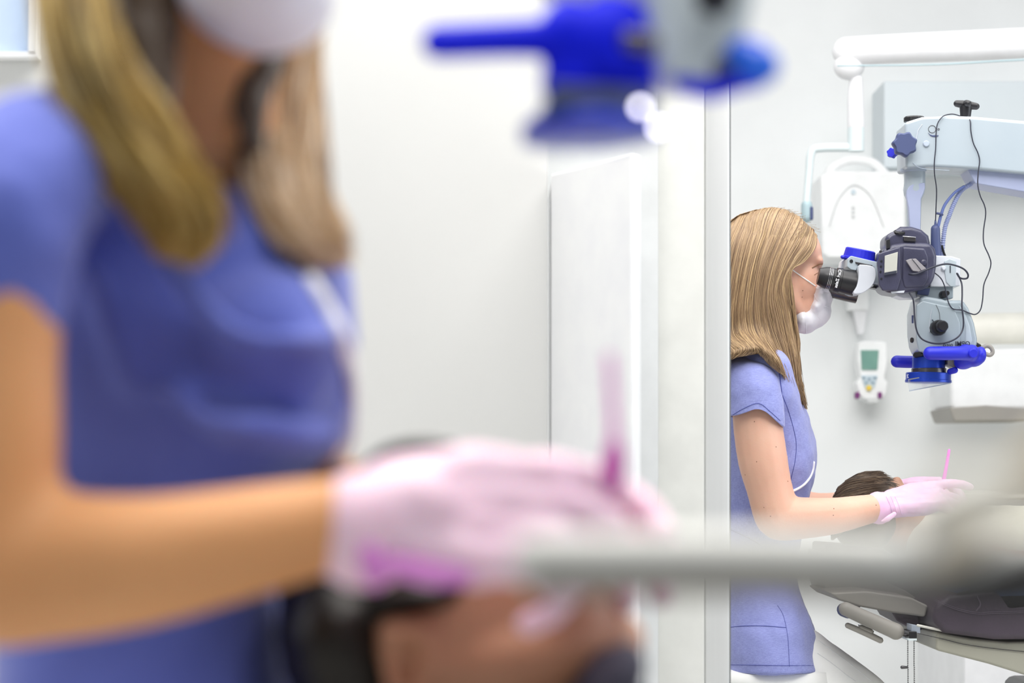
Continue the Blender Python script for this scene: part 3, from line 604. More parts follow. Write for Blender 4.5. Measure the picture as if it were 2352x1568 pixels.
tube('strain_loop', [(2254, 800, Ym-.012, 5), (2266, 794, Ym-.012, 5), (2276, 798, Ym-.012, 5), (2280, 808, Ym-.012, 5), (2274, 815, Ym-.012, 5), (2262, 812, Ym-.012, 5)], 5, 'tan', ms, 14)

# ================================================================== WOMAN IN FOCUS
A = thing('person', 'sharply seen blonde person in blue scrubs and white mask leaning to the eyepiece', 'person')
Yh = 4.35
bm = bmesh.new()
ep(bm, 1778, 590, Yh, 100, 98, .073, 8)           # cranium
ep(bm, 1838, 585, Yh, 49, 46, .060)               # forehead
ep(bm, 1838, 650, Yh, 47, 66, .060, 4)            # mid face
ep(bm, 1860, 640, Yh-.028, 23, 18, .022)          # brow and cheek, near
ep(bm, 1860, 640, Yh+.028, 23, 18, .022)
ep(bm, 1860, 660, Yh-.030, 22, 24, .022); ep(bm, 1860, 660, Yh+.030, 22, 24, .022)
ep(bm, 1850, 700, Yh, 34, 40, .046)               # jaw
ep(bm, 1862, 738, Yh, 22, 20, .024)               # chin
ctube(bm, [(1815, 640, Yh-.052, 16), (1822, 690, Yh-.05, 15), (1848, 728, Yh-.03, 15)], 4)
ctube(bm, [(1815, 640, Yh+.052, 16), (1822, 690, Yh+.05, 15), (1848, 728, Yh+.03, 15)], 4)
ctube(bm, [(1856, 545, Yh, 20), (1868, 575, Yh, 20), (1876, 600, Yh, 14)], 4)
ctube(bm, [(1877, 615, Yh, 7), (1886, 640, Yh, 8), (1903, 668, Yh, 10), (1893, 679, Yh, 10)], 4)  # nose
ep(bm, 1884, 694, Yh, 9, 6, .02); ep(bm, 1882, 706, Yh, 9, 6, .018)                # lips
ep(bm, 1809, 640, Yh-.073, 9, 20, .008, 10); ep(bm, 1809, 640, Yh+.073, 9, 20, .008, 10)  # ears
ep(bm, 1877, 603, Yh, 13, 16, .045)                # brow ridge
ctube(bm, [(1788, 690, Yh, 62), (1768, 760, Yh, 60), (1745, 830, Yh+.01, 66)], 4)       # neck
rings_loft(bm, [(1735, 850, Yh+.02, 60, .13), (1742, 920, Yh+.02, 78, .15), (1752, 1010, Yh+.02, 88, .13), (1750, 1080, Yh+.02, 84, .12), (1742, 1180, Yh+.02, 76, .11), (1740, 1300, Yh+.02, 82, .13), (1750, 1420, Yh+.02, 90, .16), (1755, 1500, Yh+.02, 90, .16)], 28, 2.2)
# near arm: shoulder, upper arm, elbow, forearm, wrist
Ya = Yh-.17
ctube(bm, [(1738, 885, Ya+.03, 50), (1738, 950, Ya+.004, 56), (1751, 1050, Ya, 57.5), (1767, 1120, Ya, 53), (1784, 1178, Ya, 54), (1798, 1190, Ya, 52), (1850, 1189, Ya-.005, 48), (1910, 1185, Ya-.01, 43), (1970, 1174, Ya, 37), (2022, 1163, Ya+.01, 31), (2060, 1150, Ya+.02, 24)], 5)
Yf = Yh+.19
ctube(bm, [(1745, 890, Yf-.03, 54), (1760, 980, Yf, 56), (1790, 1080, Yf, 50), (1822, 1150, Yf, 44), (1870, 1168, Yf-.01, 38), (1960, 1160, Yf-.03, 34), (2040, 1140, Yf-.06, 28), (2066, 1128, Yf-.07, 24)], 5)
for dy in (-.09, .11): ctube(bm, [(1735, 1490, Yh+dy*.9, 70), (1850, 1585, Yh+dy*.9, 70), (1980, 1680, Yh+dy, 62), (2050, 1770, Yh+dy, 52), (2045, 1860, Yh+dy, 44), (2000, 2060, Yh+dy, 36)], 4)
body = organic('body', bm, 'skin', A, .004, 5)
# eye, lashes, brow, moles
bm = bmesh.new(); ep(bm, 1872, 634, Yh-.030, 8, 7, .009); obj('eye', bm, 'wplast', A, 180)
seam('eyebrow', body, [(1889, 606), (1882, 607), (1873, 611), (1866, 615)], 1.4, 'brow', A, .0005)
seam('eyelid', body, [(1884, 625), (1877, 627), (1871, 631)], .8, 'brow', A, .0008)
for mx, my in ((1844, 667), (1842, 682), (1733, 968), (1782, 1026), (1712, 1090), (1755, 1165), (1770, 1185), (1809, 1105), (1915, 1168), (1914, 1183), (2012, 1160), (1738, 1060)):
    yy = ray(body, mx, my, -.0001)
    if yy: lathe('mole', W(mx, my, yy), (0, -1, 0), [(0, .0011), (.0003, .0008)], 'mole', A, 8)
# mask
bm = bmesh.new()
ctube(bm, [(1884, 668, Yh, 22), (1880, 700, Yh, 24), (1866, 730, Yh, 24), (1852, 744, Yh, 20)], 4)
ep(bm, 1888, 684, Yh, 25, 28, .04, 0); ep(bm, 1876, 716, Yh, 32, 40, .047, 18); ep(bm, 1850, 735, Yh, 30, 33, .05); ep(bm, 1836, 735, Yh-.005, 22, 30, .056)
ep(bm, 1884, 663, Yh, 20, 17, .05, 20); ep(bm, 1879, 690, Yh-.005, 19, 30, .058); ep(bm, 1877, 668, Yh-.008, 12, 20, .060, 10); ep(bm, 1868, 708, Yh-.005, 16, 18, .058)
mk = organic('face_mask', bm, 'mask', A, .003, 6, (.006, .03))
bm = bmesh.new()   # pleats: thin folded ridges laid over the cup
for pl in ([(1866, 652), (1871, 676), (1880, 692), (1902, 706)], [(1862, 708), (1874, 722), (1886, 734)], [(1846, 712), (1849, 734), (1852, 764)], [(1826, 704), (1838, 716), (1860, 708), (1872, 690)], [(1872, 660), (1890, 668), (1912, 672)]):
    pts = []
    for x, y in spline(pl, 5):
        yy = ray(mk, x, y, -.0008)
        if yy: pts.append(W(x, y, yy))
    if len(pts) > 3: add_tube(bm, pts, .0011, 8)
obj('mask_pleats', bm, 'mask', A, 180)
seam('mask_strap', body, [(1810, 612), (1822, 621), (1840, 634), (1856, 645), (1866, 652), (1872, 656)], 1.6, 'strap', A, .001)
seam('mask_strap', body, [(1800, 677), (1808, 684), (1816, 695), (1822, 700)], 1.6, 'strap', A, .001)
# tunic
def torso_mesh(name, rings, m, parent, disp, n=48, sub=2, se=2.4):
    rs = spline([r if len(r) == 6 else r+(0,) for r in rings], 4); bm = bmesh.new(); rings_loft(bm, rs, n, se)
    bmesh.ops.recalc_face_normals(bm, faces=bm.faces)
    o = obj(name, bm, m, parent, 180, [('SUBSURF', dict(levels=sub, render_levels=sub))])
    for st, szz in disp:
        tx = bpy.data.textures.new(name, 'CLOUDS'); tx.noise_scale = szz; tx.noise_depth = 1
        md = o.modifiers.new('wrinkle', 'DISPLACE'); md.texture = tx; md.strength = st; md.mid_level = .5
    return o
tn = torso_mesh('tunic', [(1735, 796, Yh+.01, 32, .09, 6), (1732, 808, Yh+.01, 56, .155, 8), (1732, 832, Yh+.01, 74, .185, 4), (1736, 862, Yh+.01, 80, .188), (1742, 910, Yh+.01, 90, .185), (1750, 962, Yh+.01, 102, .16), (1756, 1009, Yh+.01, 111, .15), (1760, 1062, Yh+.01, 111, .145), (1756, 1100, Yh+.01, 112, .14), (1749, 1144, Yh+.01, 105, .135), (1742, 1200, Yh+.01, 96, .13), (1738, 1260, Yh+.01, 92, .135), (1738, 1320, Yh+.01, 86, .15), (1742, 1370, Yh+.01, 93, .18), (1748, 1430, Yh+.01, 113, .21), (1752, 1480, Yh+.01, 121, .22), (1755, 1531, Yh+.01, 121, .225)], 'scrub', A, ((.012, .09), (.005, .035)))
bm = bmesh.new(); ctube(bm, [(1728, 872, Ya+.045, 62), (1734, 910, Ya+.01, 66), (1739, 945, Ya, 66)], 5, 32)
R0, R1 = [], []
for k in range(48):       # sleeve: open tube flared around the upper arm with a notched hem
    a = 2*PI*k/48; R0.append(a)
def sleeve(name, path, m, parent, n=48, hem=None, th=.003):
    q = spline(path, 6); bm = bmesh.new(); rings = []
    for j, (x, y, Y, r, sl) in enumerate(q):
        k = K(Y); c = W(x, y, Y); ring = []
        for i in range(n):
            a = 2*PI*i/n; t = j/(len(q)-1)
            dz = sl*math.cos(a)+(hem(a)*t**3 if hem else 0)
            ring.append(bm.verts.new(c+Vector((math.cos(a)*r*k, math.sin(a)*r*k*1.06, -dz*k))))
        rings.append(ring)
    for j in range(len(rings)-1):
        for i in range(n): bm.faces.new((rings[j][i], rings[j][(i+1) % n], rings[j+1][(i+1) % n], rings[j+1][i]))
    bmesh.ops.recalc_face_normals(bm, faces=bm.faces)
    o = obj(name, bm, m, parent, 180, [('SOLIDIFY', dict(thickness=th, offset=-1)), ('SUBSURF', dict(levels=1, render_levels=2))])
    tx = bpy.data.textures.new(name, 'CLOUDS'); tx.noise_scale = .05; md = o.modifiers.new('wrinkle', 'DISPLACE'); md.texture = tx; md.strength = .007; md.mid_level = .5
    return o
bm.free()
hm = lambda a: (-26*math.exp(-((a-4.75)/.6)**2))
sl = sleeve('sleeve', [(1726, 822, Ya+.05, 36, 6), (1727, 842, Ya+.022, 57, 8), (1730, 885, Ya+.003, 63, 6), (1734, 925, Ya, 66, 6), (1736, 968, Ya-.002, 67, 14)], 'scrub', A, hem=hm)
sleeve('sleeve', [(1740, 850, Yf-.05, 50, 8), (1745, 890, Yf-.01, 60, 6), (1752, 960, Yf, 66, 14)], 'scrub', A)
seam('sleeve_hem_seam', sl, [(1684, 952), (1708, 938), (1742, 926), (1768, 944), (1792, 966)], .7, 'seam', A, .0004)
seam('armhole_seam', tn, [(1787, 838), (1792, 870), (1796, 905), (1798, 935)], .9, 'seam', A, .0006)
seam('princess_seam', tn, [(1796, 905), (1810, 940), (1823, 985), (1829, 1020), (1826, 1060), (1817, 1100), (1815, 1130)], .7, 'seam', A, .0004)
seam('piping', tn, [(1869, 1062), (1867, 1078), (1861, 1094), (1850, 1109), (1836, 1120), (1820, 1128)], 3.2, 'piping', A, .001)
seam('neck_binding', tn, [(1680, 828), (1700, 812), (1725, 806), (1752, 808), (1775, 820), (1790, 836)], 3, 'piping', A, .001)
seam('waist_seam', tn, [(1674, 1214), (1700, 1226), (1725, 1238), (1745, 1250)], .9, 'seam', A, .0005)
seam('pocket_seam', tn, [(1674, 1440), (1710, 1437), (1760, 1437), (1806, 1441)], .7, 'seam', A, .0005)
seam('side_seam', tn, [(1786, 1390), (1798, 1410), (1806, 1441), (1811, 1480), (1813, 1530)], .5, 'seam', A, .0005)
seam('skirt_hem', tn, [(1674, 1526), (1730, 1527), (1800, 1528), (1868, 1528)], .6, 'seam', A, .0005)
# trousers
bm = bmesh.new()
ctube(bm, [(1745, 1478, Yh-.06, 78), (1806, 1520, Yh-.08, 98), (1895, 1584, Yh-.085, 96), (1985, 1650, Yh-.09, 92), (2070, 1740, Yh-.09, 80), (2060, 1850, Yh-.09, 68), (2010, 2060, Yh-.09, 52)], 5, 24)
ctube(bm, [(1745, 1500, Yh+.06, 78), (1800, 1560, Yh+.1, 94), (1970, 1690, Yh+.12, 86), (2050, 1780, Yh+.13, 74), (2040, 1880, Yh+.12, 64), (2000, 2060, Yh+.12, 52)], 5, 24)
tr = organic('trousers', bm, 'white', A, .006, 8, (.01, .12))
seam('trouser_seam', tr, [(1878, 1500), (1910, 1522), (1940, 1546), (1965, 1564)], .7, 'gpanel', A, .0004)
seam('trouser_seam', tr, [(1880, 1470), (1920, 1500), (1960, 1530), (2000, 1562)], .7, 'gpanel', A, .0004)
for dy in (-.09, .12):
    bm = bmesh.new(); c = W(2000, 2050, Yh+dy); z0 = .035; add_tube(bm, [Vector((c.x-.05, c.y, z0+.012)), Vector((c.x+.05, c.y, z0+.008)), Vector((c.x+.15, c.y, z0))], [.045, .047, .036], 16, True, .8); obj('shoe', bm, 'wplast', A, 180)
# gloves
def glove(name, wrist, fwd, back, ts, s, curls, thumb, cuff, m, parent, vox=.0022):
    bm = bmesh.new(); tips = hand_prims(bm, wrist, fwd, back, ts, s, curls, thumb, fat=1.06)
    add_tube(bm, [c for c, r in cuff], [r for c, r in cuff], 20, True, .85)
    return organic(name, bm, m, parent, vox, 4, (.004, .02)), tips
Yg = Ya+.015
wr = W(2052, 1156, Yg)
cuffA = [(W(2026, 1164, Ya+.01), 35*kk), (W(2034, 1160, Ya+.01), 32*kk), (W(2052, 1155, Yg), 27*kk), (W(2070, 1150, Yg), 25*kk)]
g1, t1 = glove('glove', wr, (1, .15, .18), (.1, -.55, .8), -1, .93, ((8, 15, 10), (32, 38, 22), (30, 38, 22), (36, 40, 24)), (30, 20, 20), cuffA, 'glove', A)
bm = bmesh.new(); add_tube(bm, [W(2019, 1166, Ya+.008), W(2023, 1165, Ya+.008), W(2028, 1164, Ya+.01)], [37*kk, 36.5*kk, 34*kk], 24, True, .85); obj('glove_rolled_cuff', bm, 'glove', A, 180)
tube('glove_cuff_flap', [(2026, 1196, Ya-.015, 2), (2040, 1190, Ya-.02, 6), (2054, 1180, Ya-.02, 5)], 5, 'glove', A, 10, 4, flat=.4)
for cx in (2048, 2058, 2068): seam('glove_crease', g1, [(cx-12, 1140), (cx-4, 1158), (cx+4, 1182)], .9, 'glove', A, .0005)
wr2 = W(2062, 1130, Yf-.07)
cuffB = [(W(2030, 1144, Yf-.055), 32*kk), (W(2060, 1132, Yf-.07), 27*kk), (W(2078, 1126, Yf-.07), 25*kk)]
g2, t2 = glove('glove', wr2, (1, -.35, .12), (0, .4, .9), 1, .93, ((30, 35, 25), (35, 40, 25), (45, 45, 28), (50, 48, 30)), (30, 20, 20), cuffB, 'glove', A)
# hair
Yn = Yh-.088
GA = [
 [(1876, 541, Yh-.03), (1870, 572, Yh-.062), (1846, 602, Yh-.076), (1817, 622, Yn), (1814, 680, Yn), (1824, 740, Yn+.01), (1832, 810, Yn), (1838, 870, Yn), (1852, 940, Yn+.01)],
 [(1862, 522, Yh-.02), (1850, 560, Yh-.07), (1822, 600, Yn), (1800, 645, Yn-.004), (1806, 700, Yn-.002), (1816, 760, Yn), (1826, 820, Yn-.01), (1832, 880, Yn-.01), (1848, 930, Yn)],
 [(1832, 500, Yh-.015), (1810, 550, Yh-.075), (1785, 610, Yn-.006), (1772, 680, Yn-.01), (1782, 740, Yn-.01), (1798, 800, Yn-.012), (1812, 850, Yn-.015), (1826, 890, Yn-.015), (1834, 915, Yn-.01)],
 [(1800, 484, Yh-.01), (1775, 540, Yh-.075), (1750, 610, Yn-.01), (1738, 690, Yn-.014), (1742, 750, Yn-.016), (1760, 790, Yn-.05), (1780, 820, Yn-.10), (1792, 845, Yn-.105), (1797, 862, Yn-.10)],
 [(1768, 478, Yh), (1738, 540, Yh-.075), (1716, 620, Yn-.01), (1704, 700, Yn-.014), (1706, 755, Yn-.02), (1722, 780, Yn-.07), (1738, 795, Yn-.11), (1746, 805, Yn-.112), (1743, 812, Yn-.112)],
 [(1735, 482, Yh), (1705, 550, Yh-.07), (1685, 640, Yn-.006), (1672, 720, Yn-.01), (1672, 770, Yn-.02), (1692, 790, Yn-.09), (1706, 800, Yn-.115), (1700, 812, Yn-.118), (1684, 822, Yn-.118)],
 [(1700, 492, Yh), (1668, 560, Yh-.06), (1648, 650, Yh-.072), (1640, 730, Yh-.08), (1642, 780, Yh-.09), (1652, 800, Yh-.17), (1662, 815, Yh-.2), (1662, 828, Yh-.2), (1652, 838, Yh-.2)],
 [(1672, 510, Yh+.005), (1636, 580, Yh-.03), (1622, 660, Yh-.04), (1618, 740, Yh-.05), (1620, 790, Yh-.06), (1626, 830, Yh-.06), (1626, 850, Yh-.06), (1624, 865, Yh-.06), (1620, 880, Yh-.06)],
 [(1655, 530, Yh+.02), (1625, 600, Yh+.02), (1612, 680, Yh+.02), (1608, 750, Yh+.02), (1610, 800, Yh+.02), (1612, 840, Yh+.02), (1614, 860, Yh+.02), (1614, 880, Yh+.02), (1612, 900, Yh+.02)]]
SK = (W(1772, 584, Yh), (103*kk, .079, 104*kk))
hair('hair', GA, 'hairA', A, 1900, .8, 7, True, 3, 4.5, 12, .006, 6, SK)
GF = [[(x, y, 2*Yh-Y) for x, y, Y in g] for g in GA]
hair('hair_far_side', GF, 'hairA', A, 300, 1.3, 7, True, 4, 2.2, 8, -.006, 4, SK)
bm = bmesh.new(); ep(bm, 1764, 582, Yh, 97, 103, .079, 8); o = obj('scalp_hair', bm, 'hairA', A, 180)
hair('loose_hair', [[(1812, 620, Yn-.002), (1822, 700, Yn), (1836, 790, Yn), (1828, 850, Yn), (1842, 885, Yn), (1838, 920, Yn)], [(1818, 640, Yn), (1828, 740, Yn), (1834, 800, Yn), (1815, 850, Yn), (1836, 900, Yn), (1854, 946, Yn)]], 'hairA', A, 34, .7, 12, False, 9, 4, 3)
rb = random.Random(5); bm = bmesh.new(); uvl = bm.loops.layers.uv.new('UVMap')
for k in range(60):
    x = rb.uniform(1700, 1872); y = 478+((x-1775)/100)**2*55; l = rb.uniform(8, 22); a = rb.uniform(-.5, 1.2)
    add_tube(bm, [W(x-l*.5, y+7, Yh-.01), W(x, y-1, Yh-.01), W(x+l*.7, y-2+l*.25*a, Yh-.01)], .00022, 4, False, 1, uvl, rb.random())
obj('flyaway_hair', bm, 'hairA', A, 180)

# patient in focus
Pp = thing('person', 'reclining patient with short brown hair between the sharply seen pink gloves', 'person')
Yq = Yh+.05
bm = bmesh.new()
ep(bm, 1992, 1178, Yq, 80, 88, .072); ep(bm, 2050, 1170, Yq, 60, 62, .058); ep(bm, 2092, 1190, Yq, 34, 44, .05); ep(bm, 2060, 1112, Yq, 14, 20, .014)
ctube(bm, [(2070, 1230, Yq, 55), (2130, 1260, Yq, 58)], 3)
rings = [(2140, 1260, Yq, 70), (2200, 1275, Yq, 100), (2330, 1290, Yq, 110), (2520, 1290, Yq, 105)]
ctube(bm, rings, 4); ctube(bm, [(2180, 1280, Yq-.15, 50), (2380, 1310, Yq-.17, 42), (2560, 1290, Yq-.12, 34)], 4); ctube(bm, [(2180, 1280, Yq+.15, 50), (2380, 1310, Yq+.17, 42), (2560, 1290, Yq+.12, 34)], 4)
organic('body', bm, 'skinP', Pp, .005, 5)
bm = bmesh.new()
for dy in (-.1, .1): ctube(bm, [(2520, 1300, Yq+dy*.8, 80), (2800, 1290, Yq+dy, 74), (3050, 1330, Yq+dy, 60), (3340, 1370, Yq+dy, 44)], 4)
organic('trousers', bm, 'navyshade', Pp, .006, 5)
bm = bmesh.new(); ctube(bm, [(2150, 1262, Yq, 84), (2230, 1268, Yq, 108), (2340, 1278, Yq, 116), (2560, 1284, Yq, 112)], 4, 24, 1.8); organic('bib', bm, 'bib', Pp, .006, 6, (.012, .06))
bm = bmesh.new(); ep(bm, 1988, 1180, Yq, 84, 90, .078); obj('scalp_hair', bm, 'hairP', Pp, 180)
GP = [[(1908+a*18, 1240-a*22, Yq-.085+a*.006), (1905+a*24, 1190-a*22, Yq-.09+a*.01), (1925+a*26, 1150-a*20, Yq-.085+a*.012), (1960+a*24, 1120-a*8, Yq-.075+a*.012), (2000+a*16, 1112-a*7, Yq-.07+a*.012), (2040-a*3, 1118-a*7, Yq-.07+a*.012)] for a in (0, .8, 1.6, 2.4, 3.2, 4.0)]
GP = [[(1910, 1240, Yq-.084), (1932, 1225, Yq-.088), (1960, 1210, Yq-.09), (1990, 1195, Yq-.09), (2020, 1180, Yq-.088)],
      [(1908, 1200, Yq-.082), (1932, 1180, Yq-.086), (1960, 1165, Yq-.09), (1992, 1152, Yq-.09), (2026, 1146, Yq-.084)],
      [(1912, 1150, Yq-.076), (1936, 1136, Yq-.082), (1966, 1126, Yq-.082), (2002, 1118, Yq-.08), (2048, 1118, Yq-.07)],
      [(1924, 1122, Yq-.065), (1948, 1106, Yq-.07), (1978, 1098, Yq-.07), (2010, 1098, Yq-.066), (2044, 1106, Yq-.055)],
      [(1944, 1104, Yq-.045), (1968, 1092, Yq-.045), (1990, 1085, Yq-.045), (2014, 1086, Yq-.04), (2036, 1096, Yq-.03)],
      [(1960, 1096, Yq-.01), (1980, 1088, Yq-.01), (1996, 1083, Yq-.01), (2010, 1082, Yq-.01), (2026, 1088, Yq-.01)]]
hair('hair', GP, 'hairP', Pp, 1200, .7, 16, False, 11, 6, 6, .006, 5, None, .2)
hair('hair_tuft', [[(1925, 1118, Yq-.05), (1960, 1096, Yq-.05), (1990, 1084, Yq-.05), (2018, 1080, Yq-.05)], [(1950, 1118, Yq-.06), (1990, 1100, Yq-.065), (2022, 1094, Yq-.06), (2050, 1100, Yq-.05)], [(1960, 1130, Yq-.07), (2000, 1114, Yq-.075), (2040, 1112, Yq-.07), (2066, 1124, Yq-.06)]], 'hairP', Pp, 260, .7, 16, False, 15, 7, 5, .006, 6, None, .3)
# brush held up in the far glove
br = tube('applicator_brush', [(2163, 1132, Ya+.06, 5.5), (2168, 1100, Ya+.06, 4.6), (2173, 1075, Ya+.06, 4), (2180, 1034, Ya+.06, 3.4)], 4, 'pink', None, 12, 3)
tag(br, 'thin pink applicator standing upright beside the sharply seen gloved fingertips', 'applicator')

# ================================================================== DENTAL CHAIR IN FOCUS
dc = thing('dental_chair', 'reclined dental chair with dark leather cushions, grey shells and lever', 'dental chair')
Yk = 4.28
extr('back_shell', [(1880, 1352), (1960, 1348), (2060, 1362), (2098, 1380), (2092, 1405), (2020, 1396), (1945, 1382), (1900, 1368)], Yk, .3, 'tan', dc, 5)
extr('back_shell_top', [(1872, 1262), (1990, 1320), (2060, 1350), (2100, 1378), (2060, 1368), (1960, 1350), (1880, 1350), (1862, 1300)], Yk+.12, .2, 'tan', dc, 4)
extr('head_cushion', [(1880, 1245), (2010, 1255), (2120, 1330), (2140, 1372), (2090, 1376), (1960, 1346), (1884, 1330)], Yk+.13, .2, 'leather', dc, 8)
extr('seat_cushion', [(2100, 1376), (2130, 1352), (2220, 1342), (2700, 1330), (2700, 1452), (2352, 1450), (2230, 1450), (2120, 1436), (2094, 1410)], Yk, .42, 'leather', dc, 14, 5)
extr('blue_cushion', [(2150, 1352), (2210, 1336), (2230, 1340), (2262, 1386), (2275, 1388), (2352, 1378), (2700, 1370), (2700, 1320), (2200, 1300)], Yk-.02, .38, 'leatherb', dc, 5)
tube('cushion_crease', [(2243, 1368, Yk-.213), (2252, 1388, Yk-.216), (2243, 1402, Yk-.214)], 1.6, 'stitch', dc, 8)
for dy_ in (0, 3.5): tube('stitching', [(2148, 1376+dy_, Yk-.2115), (2190, 1394+dy_, Yk-.2115), (2240, 1406+dy_, Yk-.2115), (2290, 1405+dy_, Yk-.2115), (2400, 1402+dy_, Yk-.2115)], .6, 'stitch', dc, 6)
extr('cushion_underside', [(2026, 1396), (2088, 1406), (2096, 1440), (2070, 1434), (2040, 1418)], Yk+.04, .2, 'leather', dc, 4)
extr('seat_shell', [(2106, 1434), (2180, 1448), (2260, 1456), (2352, 1454), (2700, 1448), (2700, 1640), (2352, 1545), (2220, 1504), (2104, 1474)], Yk+.01, .4, 'olive', dc, 7, 4)
tube('shell_rim', [(2108, 1436, Yk-.195), (2180, 1450, Yk-.195), (2260, 1458, Yk-.195), (2352, 1455, Yk-.195), (2500, 1450, Yk-.195)], 3, 'cream', dc, 10)
tube('shell_groove', [(2108, 1454, Yk-.192), (2160, 1466, Yk-.192), (2230, 1482, Yk-.192), (2352, 1496, Yk-.192), (2500, 1506, Yk-.192)], .9, 'steel', dc, 8)
tube('side_arm', [(1942, 1398, Yk-.17, 16), (1990, 1420, Yk-.17, 17), (2040, 1442, Yk-.17, 18), (2058, 1450, Yk-.17, 19)], 17, 'tan', dc, 20)
tube('side_arm_end', [(1938, 1400, Yk-.13, 16), (1948, 1404, Yk-.13, 16)], 16, 'navyp', dc, 18, 1)
tube('arm_pivot', [(1960, 1396, Yk-.1, 12), (1968, 1384, Yk-.1, 12)], 12, 'steel', dc, 14, 1)
lv = tube('release_lever', [(1947, 1436, Yk-.16, 6.5), (1985, 1452, Yk-.16, 7.5), (2022, 1470, Yk-.16, 7)], 7, 'tan', dc, 16)
tube('lever_mount', [(1978, 1440, Yk-.16, 6), (2000, 1450, Yk-.16, 6)], 6, 'tan', lv, 12, 1)
extr('lever_bracket', [(1972, 1434), (2006, 1448), (2004, 1453), (1974, 1440)], Yk-.14, .02, 'black', dc, .6)
box('hinge_pin', 2074, 2092, 1456, 1462, Yk-.17, Yk-.12, 'steel', dc, .001); box('hinge_block', 2088, 2106, 1450, 1466, Yk-.19, Yk-.12, 'black', dc, .001)
box('hinge_plate', 2086, 2106, 1466, 1471, Yk-.19, Yk-.12, 'pale', dc, .0005); extr('hinge_cover', [(2088, 1432), (2108, 1436), (2108, 1452), (2088, 1450)], Yk-.15, .05, 'grey2', dc, 1)
wbox('base_column', (W(2352, 0, 4.4).x, 4.2, .03), (W(2600, 0, 4.4).x, 4.6, .52), 'black', dc, .02)
wbox('base_plate', (W(2200, 0, 4.4).x, 4.1, 0), (W(2900, 0, 4.4).x, 4.7, .04), 'olive', dc, .01)
for cx, cname in ((2085, 'left'), (2099.5, 'right')):
    bm = bmesh.new(); y = 1472; k = K(Yk-.17)
    while y < 1640:
        bmesh.ops.create_uvsphere(bm, u_segments=8, v_segments=6, radius=1.55*k, matrix=Matrix.Translation(W(cx+(.6 if y > 1530 else 0), y, Yk-.17))); y += 4.3
    add_tube(bm, [W(cx, 1470, Yk-.17), W(cx, 1640, Yk-.17)], .5*k, 6)
    o = obj('ball_chain', bm, 'steel', None, 180)
    tag(o, 'dark ball chain hanging under the chair hinge, the %s one of two' % cname, 'chain', 'ball chains under the chair hinge')
    if cname == 'left': tube('chain_stop', [(2072, 1532, Yk-.17, 4), (2083, 1532, Yk-.17, 3)], 4, 'steel', o, 10, 1)
# stool under the woman in focus
st = thing('stool', 'white padded stool seat under the blue tunic hem, black base below', 'stool')
bm = bmesh.new(); rings_loft(bm, [(1740, 1522, Yh, 150, .17), (1740, 1528, Yh, 186, .2), (1740, 1552, Yh, 190, .205), (1745, 1574, Yh, 180, .2), (1748, 1584, Yh, 150, .18)], 40, 2.3); obj('seat', bm, 'white', st, 180)
lathe('seat_pan', W(1745, 1584, Yh), (0, 0, -1), [(0, .11), (.02, .11), (.03, .04)], 'black', st); c = W(1745, 1500, Yh)
lathe('gas_column', (c.x, c.y, .1), (0, 0, 1), [(0, .028), (W(0, 1590, Yh).z-.1, .022)], 'chrome', st, 24)
for k in range(5):
    a = 2*PI*k/5; e = Vector((c.x+.24*math.cos(a), c.y+.24*math.sin(a), .075)); bm = bmesh.new(); add_tube(bm, [Vector((c.x, c.y, .11)), e], [.022, .014], 10); lg = obj('leg', bm, 'black', st, 60)
    lathe('caster', e-Vector((0, .012, .045)), (0, 1, 0), [(0, .03), (.024, .03)], 'black', lg, 20)

# ================================================================== NEAR WOMAN (out of focus)
B = thing('person', 'large blurred person with long golden hair and blue scrubs filling the left side', 'person')
Yb = 1.52
bm = bmesh.new()
ep(bm, 520, -400, 1.47, 300, 330, .085); ep(bm, 600, -180, 1.45, 190, 250, .062, 12); ep(bm, 610, 20, 1.44, 110, 90, .04); ctube(bm, [(640, -290, 1.395, 22), (655, -210, 1.384, 26), (660, -150, 1.386, 32)], 4); ep(bm, 590, -90, 1.425, 150, 150, .052)
ctube(bm, [(470, -150, 1.49, 190), (475, 60, 1.49, 165), (480, 250, 1.49, 160), (450, 420, 1.51, 210)], 4)
rings_loft(bm, [(330, 430, Yb, 300, .07), (330, 620, Yb, 400, .1), (360, 900, Yb, 400, .11), (330, 1150, Yb, 330, .1), (300, 1500, Yb, 300, .1), (300, 1900, Yb, 330, .11), (300, 2200, Yb, 360, .13)], 28)
Ya2 = 1.28
ctube(bm, [(60, 400, Ya2+.05, 180), (-20, 560, Ya2, 182), (-50, 800, Ya2, 190), (-48, 1000, Ya2, 190), (-60, 1180, Ya2, 195), (-30, 1290, Ya2, 195), (120, 1300, Ya2, 178), (330, 1288, Ya2-.01, 155), (560, 1245, Ya2-.01, 132), (760, 1205, Ya2, 112), (880, 1190, Ya2, 96)], 5)
ctube(bm, [(560, 480, 1.66, 140), (610, 700, 1.66, 140), (650, 950, 1.62, 120), (740, 1120, 1.56, 90), (880, 1128, 1.49, 74)], 5)
for dy in (-.1, .1): ctube(bm, [(300, 2150, Yb+dy, 300), (800, 2300, Yb+dy, 270), (1500, 2500, Yb+dy, 220), (1550, 3100, Yb+dy, 190), (1500, 4150, Yb+dy, 120)], 4)
bodyB = organic('body', bm, 'skinB', B, .006, 6)
bm = bmesh.new()
ep(bm, 590, -30, 1.42, 185, 150, .07, 10); ep(bm, 615, -85, 1.425, 165, 125, .07); ep(bm, 650, -130, 1.40, 60, 70, .045)
organic('face_mask', bm, 'mask', B, .004, 6, (.006, .04))
bm = bmesh.new()
